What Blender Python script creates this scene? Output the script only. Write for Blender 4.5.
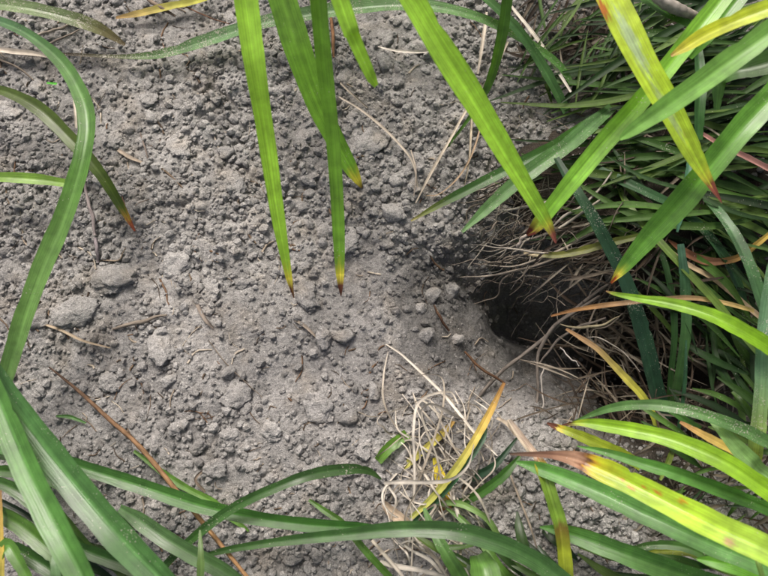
import bpy, math, random
import numpy as np
from mathutils import Vector, noise as mnoise
random.seed(7)
rng = np.random.default_rng(11)
for o in list(bpy.data.objects):
    bpy.data.objects.remove(o)
scene = bpy.context.scene
C = scene.collection

# ------------------------------------------------------------------ camera
CAM = Vector((0.0, -0.130, 0.500))
HFOV = math.radians(55)
cd = bpy.data.cameras.new('camera')
cd.sensor_width = 36.0
cd.lens = 18.0 / math.tan(HFOV / 2)
cd.clip_start = 0.01
cd.clip_end = 200
cam = bpy.data.objects.new('camera', cd)
C.objects.link(cam)
cam.location = CAM
q = (-CAM).to_track_quat('-Z', 'Y')
cam.rotation_euler = q.to_euler()
cd.dof.use_dof = True
cd.dof.focus_distance = CAM.length
cd.dof.aperture_fstop = 12.0
scene.camera = cam
RGT, UPV, FWD = q @ Vector((1, 0, 0)), q @ Vector((0, 1, 0)), q @ Vector((0, 0, -1))
KPX = 2 * math.tan(HFOV / 2) / 768.0        # metres per picture point at one metre

# ------------------------------------------------------------------ sky, sun, exposure
SUN_EL, SUN_AZ = math.radians(52), math.radians(-18)     # azimuth measured from +Y towards +X
w = bpy.data.worlds.new('World'); scene.world = w; w.use_nodes = True
nt = w.node_tree
sky = nt.nodes.new('ShaderNodeTexSky'); sky.sky_type = 'NISHITA'; sky.sun_disc = False
sky.sun_elevation = SUN_EL; sky.sun_rotation = SUN_AZ
sky.air_density = 0.35; sky.dust_density = 8.0; sky.ozone_density = 0.5
nt.nodes['Background'].inputs['Strength'].default_value = 0.10
nt.links.new(sky.outputs['Color'], nt.nodes['Background'].inputs['Color'])
sl = bpy.data.lights.new('sun', 'SUN'); sl.energy = 1.3; sl.angle = math.radians(15); sl.color = (1, .96, .9)
so = bpy.data.objects.new('sun', sl); C.objects.link(so)
sd = Vector((math.sin(SUN_AZ) * math.cos(SUN_EL), math.cos(SUN_AZ) * math.cos(SUN_EL), math.sin(SUN_EL)))
so.rotation_euler = sd.to_track_quat('Z', 'Y').to_euler(); so.location = sd * 3
scene.view_settings.view_transform = 'Standard'; scene.view_settings.look = 'None'
scene.view_settings.gamma = 1.0; scene.view_settings.use_curve_mapping = False
scene.view_settings.exposure = 1.1
scene.render.engine = 'CYCLES'

# ------------------------------------------------------------------ helpers
def ray(px, py):
    return FWD + RGT * ((px - 384) * KPX) + UPV * ((288 - py) * KPX)
def at(px, py, z=0.0):
    r = ray(px, py)
    return CAM + r * ((z - CAM.z) / r.z)
def wide(p, px):                       # a width seen as px picture points, in metres, at point p
    return px * KPX * (p - CAM).dot(FWD)
def s2l(c):
    c = np.asarray(c, float) / 255.0
    return np.where(c <= .04045, c / 12.92, ((c + .055) / 1.055) ** 2.4)
def tag(o, label=None, cat=None, group=None, kind=None):
    for k, v in (('label', label), ('category', cat), ('group', group), ('kind', kind)):
        if v: o[k] = v
    return o
def empty(name, loc, label, cat, group=None):
    o = bpy.data.objects.new(name, None); C.objects.link(o); o.location = loc
    o.empty_display_size = 0.02
    return tag(o, label, cat, group)
def mesh_obj(name, V, F, mat, parent=None, smooth=True, col=None, lc=None, dust=None):
    """V (n,3) world coordinates, F list/array of faces (tri or quad)"""
    V = np.asarray(V, np.float32); F = np.asarray(F, np.int32)
    off = np.array(parent_loc(parent), np.float32) if parent is not None else np.zeros(3, np.float32)
    me = bpy.data.meshes.new(name)
    n, k = F.shape
    me.vertices.add(len(V)); me.vertices.foreach_set('co', (V - off).ravel())
    me.loops.add(n * k); me.loops.foreach_set('vertex_index', F.ravel())
    me.polygons.add(n); me.polygons.foreach_set('loop_start', np.arange(n, dtype=np.int32) * k)
    me.polygons.foreach_set('use_smooth', np.full(n, smooth))
    me.update(calc_edges=True)
    if col is not None:
        a = me.attributes.new('Col', 'FLOAT_COLOR', 'POINT')
        cc = np.ones((len(V), 4), np.float32); cc[:, :3] = col
        a.data.foreach_set('color', cc.ravel())
    if lc is not None:
        a = me.attributes.new('lc', 'FLOAT_VECTOR', 'POINT'); a.data.foreach_set('vector', np.asarray(lc, np.float32).ravel())
    if dust is not None:
        a = me.attributes.new('dust', 'FLOAT', 'POINT'); a.data.foreach_set('value', np.asarray(dust, np.float32).ravel())
    me.materials.append(mat)
    o = bpy.data.objects.new(name, me); C.objects.link(o)
    if parent is not None: o.parent = parent
    return o
def parent_loc(p):
    l = Vector((0, 0, 0))
    while p is not None:
        l = l + p.location; p = p.parent
    return l
def recentre(o):
    """put the origin of a single mesh thing at its base"""
    me = o.data
    co = np.empty(len(me.vertices) * 3, np.float32); me.vertices.foreach_get('co', co); co = co.reshape(-1, 3)
    c = np.array([co[:, 0].mean(), co[:, 1].mean(), co[:, 2].min()], np.float32)
    me.vertices.foreach_set('co', (co - c).ravel()); me.update()
    o.location = c.tolist()
    return o
def spline(P, n):
    """Catmull-Rom through P (m,k), resampled to n points by arc length of the first three columns"""
    P = np.asarray(P, float)
    if len(P) == 2:
        d = P[[0]] * (1 - np.linspace(0, 1, n)[:, None]) + P[[1]] * np.linspace(0, 1, n)[:, None]
        return d
    Q = np.vstack([2 * P[0] - P[1], P, 2 * P[-1] - P[-2]])
    out = []
    for i in range(1, len(Q) - 2):
        t = np.linspace(0, 1, 24, endpoint=False)[:, None]
        a, b, c, d = Q[i - 1], Q[i], Q[i + 1], Q[i + 2]
        out.append(.5 * (2 * b + (c - a) * t + (2 * a - 5 * b + 4 * c - d) * t * t + (3 * b - a - 3 * c + d) * t ** 3))
    out = np.vstack(out + [P[[-1]]])
    L = np.r_[0, np.cumsum(np.linalg.norm(np.diff(out[:, :3], axis=0), axis=1))]
    s = np.linspace(0, L[-1], n)
    return np.stack([np.interp(s, L, out[:, k]) for k in range(out.shape[1])], 1)
def frames(P):
    T = np.gradient(P, axis=0); T /= np.linalg.norm(T, axis=1)[:, None] + 1e-12
    n = len(P); S = np.zeros_like(P)
    i0 = int(np.argmin(np.abs(T[:, 2])))
    s = np.cross(T[i0], [0, 0, 1.0]); S[i0] = s / (np.linalg.norm(s) + 1e-12)
    for rng_ in (range(i0 + 1, n), range(i0 - 1, -1, -1)):
        prev = S[i0]
        for i in rng_:
            v = prev - T[i] * np.dot(prev, T[i])
            h = np.cross(T[i], [0, 0, 1.0]); hn = np.linalg.norm(h)
            if hn > .3:                                   # lean back towards lying flat
                h = h / hn
                if np.dot(h, v) > 0: v = v * .8 + h * .2
            v /= np.linalg.norm(v) + 1e-12
            S[i] = v; prev = v
    N = np.cross(S, T)
    return T, S, N

# ------------------------------------------------------------------ materials
def new_mat(name):
    m = bpy.data.materials.new(name); m.use_nodes = True
    t = m.node_tree
    return m, t.nodes, t.links, t.nodes['Principled BSDF']
def leaf_material(name, trans=.38, rough=.34, spec=.6, tcol=(1.15, 1.2, .5, 1)):
    m, N, L, b = new_mat(name)
    col = N.new('ShaderNodeAttribute'); col.attribute_name = 'Col'
    lc = N.new('ShaderNodeAttribute'); lc.attribute_name = 'lc'
    du = N.new('ShaderNodeAttribute'); du.attribute_name = 'dust'
    sc = N.new('ShaderNodeVectorMath'); sc.operation = 'MULTIPLY'; sc.inputs[1].default_value = (20, 18, 91)
    L.new(lc.outputs['Vector'], sc.inputs[0])
    ns = N.new('ShaderNodeTexNoise'); ns.inputs['Scale'].default_value = 1; ns.inputs['Detail'].default_value = 3
    L.new(sc.outputs[0], ns.inputs['Vector'])                       # parallel veins
    mr = N.new('ShaderNodeMapRange'); mr.inputs['From Min'].default_value = .3; mr.inputs['From Max'].default_value = .7
    mr.inputs['To Min'].default_value = .80; mr.inputs['To Max'].default_value = 1.2
    L.new(ns.outputs['Fac'], mr.inputs['Value'])
    mul = N.new('ShaderNodeMix'); mul.data_type = 'RGBA'; mul.blend_type = 'MULTIPLY'; mul.inputs['Factor'].default_value = 1
    L.new(col.outputs['Color'], mul.inputs[6]); L.new(mr.outputs[0], mul.inputs[7])
    # blotches of slightly different green
    geo = N.new('ShaderNodeTexCoord')
    n2 = N.new('ShaderNodeTexNoise'); n2.inputs['Scale'].default_value = 130; n2.inputs['Detail'].default_value = 4
    L.new(geo.outputs['Object'], n2.inputs['Vector'])
    m2 = N.new('ShaderNodeMapRange'); m2.inputs['To Min'].default_value = .72; m2.inputs['To Max'].default_value = 1.28
    m2.inputs['From Min'].default_value = .25; m2.inputs['From Max'].default_value = .75
    L.new(n2.outputs['Fac'], m2.inputs['Value'])
    mul2 = N.new('ShaderNodeMix'); mul2.data_type = 'RGBA'; mul2.blend_type = 'MULTIPLY'; mul2.inputs['Factor'].default_value = 1
    L.new(mul.outputs[2], mul2.inputs[6]); L.new(m2.outputs[0], mul2.inputs[7])
    # specks of soil dust and scars
    n3 = N.new('ShaderNodeTexNoise'); n3.inputs['Scale'].default_value = 950; n3.inputs['Detail'].default_value = 2
    L.new(geo.outputs['Object'], n3.inputs['Vector'])
    n4 = N.new('ShaderNodeTexNoise'); n4.inputs['Scale'].default_value = 60
    L.new(geo.outputs['Object'], n4.inputs['Vector'])
    ad = N.new('ShaderNodeMath'); ad.operation = 'MULTIPLY_ADD'; ad.inputs[1].default_value = .55
    L.new(n4.outputs['Fac'], ad.inputs[0]); L.new(n3.outputs['Fac'], ad.inputs[2])
    ad2 = N.new('ShaderNodeMath'); ad2.operation = 'MULTIPLY_ADD'; ad2.inputs[1].default_value = .15
    L.new(du.outputs['Fac'], ad2.inputs[0]); L.new(ad.outputs[0], ad2.inputs[2])
    th = N.new('ShaderNodeMapRange'); th.inputs['From Min'].default_value = 1.05; th.inputs['From Max'].default_value = 1.12
    th.inputs['To Max'].default_value = .75
    L.new(ad2.outputs[0], th.inputs['Value'])
    mx = N.new('ShaderNodeMix'); mx.data_type = 'RGBA'
    L.new(th.outputs[0], mx.inputs['Factor']); L.new(mul2.outputs[2], mx.inputs[6]); mx.inputs[7].default_value = (.5, .47, .43, 1)
    L.new(mx.outputs[2], b.inputs['Base Color'])
    b.inputs['Roughness'].default_value = rough; b.inputs['Specular IOR Level'].default_value = spec
    bp = N.new('ShaderNodeBump'); bp.inputs['Strength'].default_value = .35; bp.inputs['Distance'].default_value = .0006
    L.new(ns.outputs['Fac'], bp.inputs['Height']); L.new(bp.outputs[0], b.inputs['Normal'])
    tr = N.new('ShaderNodeBsdfTranslucent')
    tint = N.new('ShaderNodeMix'); tint.data_type = 'RGBA'; tint.blend_type = 'MULTIPLY'; tint.inputs['Factor'].default_value = 1
    L.new(mx.outputs[2], tint.inputs[6]); tint.inputs[7].default_value = tcol
    L.new(tint.outputs[2], tr.inputs['Color'])
    ms = N.new('ShaderNodeMixShader'); ms.inputs['Fac'].default_value = trans
    L.new(b.outputs[0], ms.inputs[1]); L.new(tr.outputs[0], ms.inputs[2])
    L.new(ms.outputs[0], N['Material Output'].inputs['Surface'])
    return m
def soil_material():
    m, N, L, b = new_mat('soil')
    tc = N.new('ShaderNodeNewGeometry')
    col = N.new('ShaderNodeAttribute'); col.attribute_name = 'Col'
    oi = N.new('ShaderNodeObjectInfo')
    def noise(scale, detail, lo, hi, f0=.3, f1=.7):
        n = N.new('ShaderNodeTexNoise'); n.inputs['Scale'].default_value = scale; n.inputs['Detail'].default_value = detail
        n.inputs['Roughness'].default_value = .65
        L.new(tc.outputs['Position'], n.inputs['Vector'])
        r = N.new('ShaderNodeMapRange'); r.inputs['From Min'].default_value = f0; r.inputs['From Max'].default_value = f1
        r.inputs['To Min'].default_value = lo; r.inputs['To Max'].default_value = hi
        L.new(n.outputs['Fac'], r.inputs['Value'])
        return n, r.outputs[0]
    cur = col.outputs['Color']
    def mult(a, f):
        x = N.new('ShaderNodeMix'); x.data_type = 'RGBA'; x.blend_type = 'MULTIPLY'; x.inputs['Factor'].default_value = 1
        L.new(a, x.inputs[6]); L.new(f, x.inputs[7]); return x.outputs[2]
    nA, fA = noise(16, 4, .80, 1.2); nB, fB = noise(420, 4, .74, 1.26); nC, fC = noise(1500, 3, .56, 1.44)
    rr = N.new('ShaderNodeMapRange'); rr.inputs['To Min'].default_value = .98; rr.inputs['To Max'].default_value = 1.12
    L.new(oi.outputs['Random'], rr.inputs['Value'])
    for f in (fA, fB, fC, rr.outputs[0]): cur = mult(cur, f)
    # warm patches
    nW = N.new('ShaderNodeTexNoise'); nW.inputs['Scale'].default_value = 45; nW.inputs['Detail'].default_value = 3
    L.new(tc.outputs['Position'], nW.inputs['Vector'])
    rw = N.new('ShaderNodeMapRange'); rw.inputs['From Min'].default_value = .52; rw.inputs['From Max'].default_value = .75; rw.inputs['To Max'].default_value = .7
    L.new(nW.outputs['Fac'], rw.inputs['Value'])
    wm = N.new('ShaderNodeMix'); wm.data_type = 'RGBA'; wm.blend_type = 'MULTIPLY'
    L.new(rw.outputs[0], wm.inputs['Factor']); L.new(cur, wm.inputs[6]); wm.inputs[7].default_value = (1.05, .97, .86, 1)
    # pale mineral grains
    vo = N.new('ShaderNodeTexVoronoi'); vo.inputs['Scale'].default_value = 650
    L.new(tc.outputs['Position'], vo.inputs['Vector'])
    sp = N.new('ShaderNodeSeparateColor'); L.new(vo.outputs['Color'], sp.inputs[0])
    gt = N.new('ShaderNodeMath'); gt.operation = 'GREATER_THAN'; gt.inputs[1].default_value = .965; L.new(sp.outputs[0], gt.inputs[0])
    lt = N.new('ShaderNodeMath'); lt.operation = 'LESS_THAN'; lt.inputs[1].default_value = .33; L.new(vo.outputs['Distance'], lt.inputs[0])
    an = N.new('ShaderNodeMath'); an.operation = 'MULTIPLY'; L.new(gt.outputs[0], an.inputs[0]); L.new(lt.outputs[0], an.inputs[1])
    sm = N.new('ShaderNodeMath'); sm.operation = 'MULTIPLY'; sm.inputs[1].default_value = .6; L.new(an.outputs[0], sm.inputs[0])
    gm = N.new('ShaderNodeMix'); gm.data_type = 'RGBA'
    L.new(sm.outputs[0], gm.inputs['Factor']); L.new(wm.outputs[2], gm.inputs[6]); gm.inputs[7].default_value = (.55, .53, .5, 1)
    L.new(gm.outputs[2], b.inputs['Base Color'])
    b.inputs['Roughness'].default_value = .95; b.inputs['Specular IOR Level'].default_value = .12
    b1 = N.new('ShaderNodeBump'); b1.inputs['Strength'].default_value = 1.0; b1.inputs['Distance'].default_value = .0022
    L.new(nB.outputs['Fac'], b1.inputs['Height'])
    b2 = N.new('ShaderNodeBump'); b2.inputs['Strength'].default_value = .8; b2.inputs['Distance'].default_value = .0006
    L.new(nC.outputs['Fac'], b2.inputs['Height']); L.new(b1.outputs[0], b2.inputs['Normal'])
    L.new(b2.outputs[0], b.inputs['Normal'])
    return m
def fibre_material(name, rough=.8):
    m, N, L, b = new_mat(name)
    col = N.new('ShaderNodeAttribute'); col.attribute_name = 'Col'
    lc = N.new('ShaderNodeAttribute'); lc.attribute_name = 'lc'
    sc = N.new('ShaderNodeVectorMath'); sc.operation = 'MULTIPLY'; sc.inputs[1].default_value = (5, 160, 57)
    L.new(lc.outputs['Vector'], sc.inputs[0])
    ns = N.new('ShaderNodeTexNoise'); ns.inputs['Scale'].default_value = 1; ns.inputs['Detail'].default_value = 5
    L.new(sc.outputs[0], ns.inputs['Vector'])
    mr = N.new('ShaderNodeMapRange'); mr.inputs['From Min'].default_value = .3; mr.inputs['From Max'].default_value = .7
    mr.inputs['To Min'].default_value = .5; mr.inputs['To Max'].default_value = 1.35
    L.new(ns.outputs['Fac'], mr.inputs['Value'])
    mul = N.new('ShaderNodeMix'); mul.data_type = 'RGBA'; mul.blend_type = 'MULTIPLY'; mul.inputs['Factor'].default_value = 1
    L.new(col.outputs['Color'], mul.inputs[6]); L.new(mr.outputs[0], mul.inputs[7])
    L.new(mul.outputs[2], b.inputs['Base Color'])
    b.inputs['Roughness'].default_value = rough; b.inputs['Specular IOR Level'].default_value = .25
    bp = N.new('ShaderNodeBump'); bp.inputs['Strength'].default_value = .5; bp.inputs['Distance'].default_value = .0005
    L.new(ns.outputs['Fac'], bp.inputs['Height']); L.new(bp.outputs[0], b.inputs['Normal'])
    return m
LEAF = leaf_material('green_leaf', trans=.45)
THIN = leaf_material('thin_leaf', trans=.3, rough=.5, spec=.3)
DRY = leaf_material('dry_leaf', trans=.15, rough=.7, spec=.25, tcol=(1, .96, .9, 1))
SOIL = soil_material()
FIBRE = fibre_material('root_fibre')
SOIL_COL = s2l((129, 127.5, 125))
HUMUS_SHADE = s2l((62, 57, 51))  # leaf mould brown, kept dark to carry painted shade among the grass

# ------------------------------------------------------------------ ground
X0, X1, Y0, Y1, SP = -0.315, 0.315, -0.215, 0.245, 0.0008
def sstep(a, b, x):
    t = np.clip((x - a) / (b - a), 0, 1); return t * t * (3 - 2 * t)
VN = {}
def vnoise(x, y, cell, seed):
    """smooth value noise"""
    if seed not in VN: VN[seed] = np.random.default_rng(seed).random((256, 256))
    G = VN[seed]
    u, v = x / cell + 100.3, y / cell + 100.7
    i, j = np.floor(u).astype(int), np.floor(v).astype(int); a, b = u - i, v - j
    a = a * a * (3 - 2 * a); b = b * b * (3 - 2 * b)
    g = lambda p, q_: G[p % 256, q_ % 256]
    return (g(i, j) * (1 - a) + g(i + 1, j) * a) * (1 - b) + (g(i, j + 1) * (1 - a) + g(i + 1, j + 1) * a) * b - .5
HA, HM, HB = at(556, 296), at(648, 328), at(770, 374)
def seg_dist(x, y, A, B):
    dx, dy = B.x - A.x, B.y - A.y
    t = np.clip(((x - A.x) * dx + (y - A.y) * dy) / (dx * dx + dy * dy), 0, 1)
    return np.hypot(x - A.x - t * dx, y - A.y - t * dy), t
def base_z(x, y):
    x = np.asarray(x, float); y = np.asarray(y, float)
    z = .012 * vnoise(x, y, .12, 1) + .006 * vnoise(x, y, .04, 2) + .003 * vnoise(x, y, .016, 3)
    c = at(200, 300); z = z + .012 * np.exp(-(((x - c.x) / .11) ** 2 + ((y - c.y) / .10) ** 2))
    c = at(640, 190); z = z + .016 * np.exp(-(((x - c.x) / .10) ** 2 + ((y - c.y) / .07) ** 2))
    d1, t1 = seg_dist(x, y, HA, HM); d2, t2 = seg_dist(x, y, HM, HB)
    d = np.minimum(d1, d2); t = np.where(d1 < d2, t1 * .5, .5 + t2 * .5)
    d = d + .016 * vnoise(x, y, .03, 5)
    z = z - .085 * np.clip(1 - d / .125, 0, 1) ** 1.35 - (.085 + .03 * t) * sstep(.076, .0, d + .018 * vnoise(x, y, .016, 6)) ** 1.25
    return z
def worley(x, y, cell, seed, dens=1.0):
    """domes of irregular crumbs: returns height (0..1) and a random value per crumb"""
    r = np.random.default_rng(seed); M = 512
    jx, jy, rv, rr = r.random((M, M)), r.random((M, M)), r.random((M, M)), .55 + .5 * r.random((M, M))
    an = r.random((M, M)) * 6.283; el = .65 + .35 * r.random((M, M)); ok = r.random((M, M)) < dens
    fx, fy = r.normal(0, .35, (M, M)), r.normal(0, .35, (M, M))
    u, v = x / cell + 150, y / cell + 150
    u = u + .5 * vnoise(x, y, cell * .6, seed + 1); v = v + .5 * vnoise(x, y, cell * .6, seed + 2)
    i, j = np.floor(u).astype(int), np.floor(v).astype(int)
    H = np.zeros(x.shape); R = np.zeros(x.shape)
    for a in (-1, 0, 1):
        for b in (-1, 0, 1):
            p, s = (i + a) % M, (j + b) % M
            dx, dy = i + a + jx[p, s] - u, j + b + jy[p, s] - v
            ca, sa = np.cos(an[p, s]), np.sin(an[p, s])
            ex, ey = dx * ca + dy * sa, (-dx * sa + dy * ca) / el[p, s]
            d = (np.abs(ex) ** 2.6 + np.abs(ey) ** 2.6) ** (1 / 2.6) / (rr[p, s] * .8)
            h = np.where(ok[p, s], np.clip(1 - d ** 2.4, 0, 1) ** .5 * (.55 + .5 * rv[p, s]) * (1 + fx[p, s] * dx + fy[p, s] * dy), 0)
            m = h > H
            H = np.where(m, h, H); R = np.where(m, rv[p, s], R)
    return H, R
def axis(a, b):
    fine = np.arange(a, b, SP)
    out = SP * 2 * 1.7 ** np.arange(1, 20)
    lo, hi = fine[0] - np.cumsum(out), fine[-1] + np.cumsum(out)
    return np.r_[lo[::-1], fine, hi]
gx, gy = axis(X0, X1), axis(Y0, Y1)
XX, YY = np.meshgrid(gx, gy)
ZZ = base_z(XX, YY)
sm_ = np.clip(.78 + 1.1 * vnoise(XX, YY, .05, 21), .3, 1)          # crumbly here, trodden smooth there
def worn_at(x, y):
    a, b = at(250, 345), at(530, 335)
    d, _ = seg_dist(x, y, a, b)
    return sstep(.075, .01, d + .05 * vnoise(x, y, .03, 8))
WORN = worn_at(XX, YY)
sm_ = sm_ * (1 - .62 * WORN)
def humus_shade_at(x, y):                     # leaf mould tint, darkened to stand in for shade under the turf
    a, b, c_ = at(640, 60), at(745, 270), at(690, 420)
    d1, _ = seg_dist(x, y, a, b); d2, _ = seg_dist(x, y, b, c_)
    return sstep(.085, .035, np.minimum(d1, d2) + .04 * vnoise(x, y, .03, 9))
HUM_SHADE = humus_shade_at(XX, YY)
def damp_shade_at(x, y):                      # damp subsoil tint that also paints shade onto the slope before the burrow
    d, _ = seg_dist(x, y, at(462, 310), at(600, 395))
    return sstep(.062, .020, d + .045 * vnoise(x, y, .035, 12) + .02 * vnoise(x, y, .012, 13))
DAMP_SHADE = damp_shade_at(XX, YY)
tint = np.ones(XX.shape)
acc = np.zeros(XX.shape)
for cell, amp, dn, sd_ in ((.0180, .0080, .45, 31), (.0105, .0068, .78, 41), (.0062, .0050, .92, 51), (.0034, .0028, 1.0, 61)):
    h, rv = worley(XX, YY, cell, sd_, dn)
    hh = h * amp * (sm_ if cell > .004 else np.sqrt(sm_))
    m = hh + acc * .15 > acc
    tint = np.where((hh > acc) & (h > .1), .80 + .42 * rv, tint)
    acc = np.where(m, hh + acc * .15, acc)
ZZ = ZZ + acc + .0005 * vnoise(XX, YY, .0014, 71) + .0003 * vnoise(XX, YY, .0009, 72)
ny, nx = XX.shape
idx = np.arange(ny * nx).reshape(ny, nx)
FQ = np.stack([idx[:-1, :-1], idx[:-1, 1:], idx[1:, 1:], idx[1:, :-1]], -1).reshape(-1, 4)
ground = mesh_obj('ground', np.stack([XX, YY, ZZ], -1).reshape(-1, 3), FQ, SOIL,
                  col=(SOIL_COL[None] * (1 - HUM_SHADE.reshape(-1, 1)) + HUMUS_SHADE[None] * HUM_SHADE.reshape(-1, 1)) * (tint * (1 - .44 * DAMP_SHADE)).reshape(-1, 1))
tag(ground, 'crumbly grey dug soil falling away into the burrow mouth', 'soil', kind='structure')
def ground_z(x, y):
    i = int(np.clip(np.searchsorted(gy, y), 1, ny - 1)); j = int(np.clip(np.searchsorted(gx, x), 1, nx - 1))
    return float(ZZ[i, j])
def at_ground(px, py, h=0.0):
    z = 0.0
    for _ in range(5):
        p = at(px, py, z + h); z = .5 * z + .5 * ground_z(p.x, p.y)
    return at(px, py, z + h)

# icospheres
def ico(sub):
    import bmesh
    bm = bmesh.new(); bmesh.ops.create_icosphere(bm, subdivisions=sub, radius=1)
    bm.verts.ensure_lookup_table()
    V = np.array([v.co[:] for v in bm.verts]); F = np.array([[v.index for v in f.verts] for f in bm.faces]); bm.free()
    return V, F
ICO = {k: ico(k) for k in (1, 2, 3, 4)}
def clod_shape(sub, seed, rough=.16, flat=.75):
    r = np.random.default_rng(seed); V, F = ICO[sub]
    n = r.normal(size=(13, 3)); n /= np.linalg.norm(n, axis=1)[:, None]
    d = .66 + .32 * r.random(13)
    dot = V @ n.T
    rad = np.min(np.where(dot > .15, d / np.maximum(dot, .15), 9), axis=1)
    rad = np.minimum(rad, 1.12)
    o = Vector(r.random(3) * 50)
    nz = np.array([mnoise.fractal(Vector(v) * 1.7 + o, 1.0, 2.1, 4 if sub > 2 else 2) for v in V])
    nz2 = np.array([mnoise.noise(Vector(v) * 6 + o) for v in V]) if sub > 2 else 0
    nz3 = np.array([mnoise.noise(Vector(v) * 13 + o) for v in V]) if sub > 3 else 0
    rad = rad * (1 + rough * nz + .17 * nz2 + .13 * nz3)
    P = V * rad[:, None]
    P *= np.array([1, .75 + .25 * r.random(), flat * (.85 + .3 * r.random())])
    return P, F
def rotm(r):
    a = r.random(3) * 6.283
    a[1:] *= .12
    cz, sz, cx, sx, cy, sy = np.cos(a[0]), np.sin(a[0]), np.cos(a[1]), np.sin(a[1]), np.cos(a[2]), np.sin(a[2])
    return np.array([[cz, -sz, 0], [sz, cz, 0], [0, 0, 1]]) @ np.array([[1, 0, 0], [0, cx, -sx], [0, sx, cx]]) @ np.array([[cy, 0, sy], [0, 1, 0], [-sy, 0, cy]])

# bank of turf that roofs the burrow
def bank(name, px, py, z, ax, seed, rot=0):
    V, F = ICO[4]
    o = Vector((seed, 2, 3))
    nz = np.array([mnoise.fractal(Vector(v) * 2.2 + o, 1, 2, 5) for v in V])
    P = V * (1 + .16 * nz)[:, None] * np.array(ax)
    c, s = math.cos(rot), math.sin(rot)
    P = P @ np.array([[c, s, 0], [-s, c, 0], [0, 0, 1]])
    p = at(px, py, z)
    ob = mesh_obj(name, P + np.array(p), F, SOIL, col=np.repeat(HUMUS_SHADE[None], len(V), 0))
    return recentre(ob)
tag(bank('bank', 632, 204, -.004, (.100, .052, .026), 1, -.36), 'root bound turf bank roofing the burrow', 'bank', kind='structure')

# ------------------------------------------------------------------ loose crumbs and clods
def grassy(px, py):                     # litter and grass hide the soil here
    return (px > 590 and py < 440) or (px > 560 and py < 250) or (px < 100 and py > 470)
shapes = [clod_shape(1, 100 + i, .1) for i in range(14)]
nV, nF = len(ICO[1][0]), ICO[1][1]
VV, FF, CC = [], [], []
NC = 14500
k = 0
while k < NC:
    px, py = rng.uniform(-10, 778), rng.uniform(-10, 586)
    p = at(px, py)
    cr = .62 + 1.3 * float(vnoise(np.array(p.x), np.array(p.y), .05, 21))
    if rng.random() > .2 + cr: continue
    if rng.random() < .6 * float(worn_at(np.array(p.x), np.array(p.y))): continue
    if grassy(px, py) and rng.random() > .3: continue
    r = .00115 * (1 - rng.random()) ** (-1 / 2.1)
    if r > .0046: continue
    S = shapes[rng.integers(14)][0]
    P = (S * r) @ rotm(rng).T
    P = P + np.array([p.x, p.y, ground_z(p.x, p.y) + r * .30])
    VV.append(P); FF.append(nF + k * nV); CC.append(np.repeat(SOIL_COL[None] * (1 - .42 * float(damp_shade_at(np.array(p.x), np.array(p.y)))) * rng.uniform(.8, 1.35), nV, 0)); k += 1
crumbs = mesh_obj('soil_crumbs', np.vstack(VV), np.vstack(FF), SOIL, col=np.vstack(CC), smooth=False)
tag(crumbs, 'countless fine grey soil crumbs strewn over the dug earth', 'soil crumbs', kind='stuff')

def clod_mesh(sub, seed, shade):
    P, F = clod_shape(sub, seed, .28 if sub > 3 else .2, .62 if sub > 3 else .75)
    o = mesh_obj('soil_clod', P, F, SOIL, col=np.repeat(SOIL_COL[None] * shade, len(P), 0))
    me = o.data; bpy.data.objects.remove(o); return me
big_meshes = [clod_mesh(4, 300 + i, 1.16 + .06 * (i % 4)) for i in range(9)]
mid_meshes = [clod_mesh(3, 400 + i, 1.0 + .07 * (i % 5)) for i in range(10)]
pale_mesh = clod_mesh(3, 501, 1.35)
def put_clod(me, px, py, rpx, label, group=None, name='soil_clod', cat='soil clod', sink=.02, sq=1.0):
    p = at_ground(px, py)
    r = wide(p, rpx)
    o = bpy.data.objects.new(name, me); C.objects.link(o)
    if rpx >= 8: p = at(px, py, float(base_z(p.x, p.y)) + .003)
    o.location = (p.x, p.y, p.z + r * sink)
    o.rotation_euler = (random.uniform(-.25, .25), random.uniform(-.25, .25), random.uniform(0, 6.28))
    o.scale = (r * 1.2, r * 1.2 * sq, r * (.62 if rpx > 12 else .85))
    return tag(o, label, cat, group)
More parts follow.
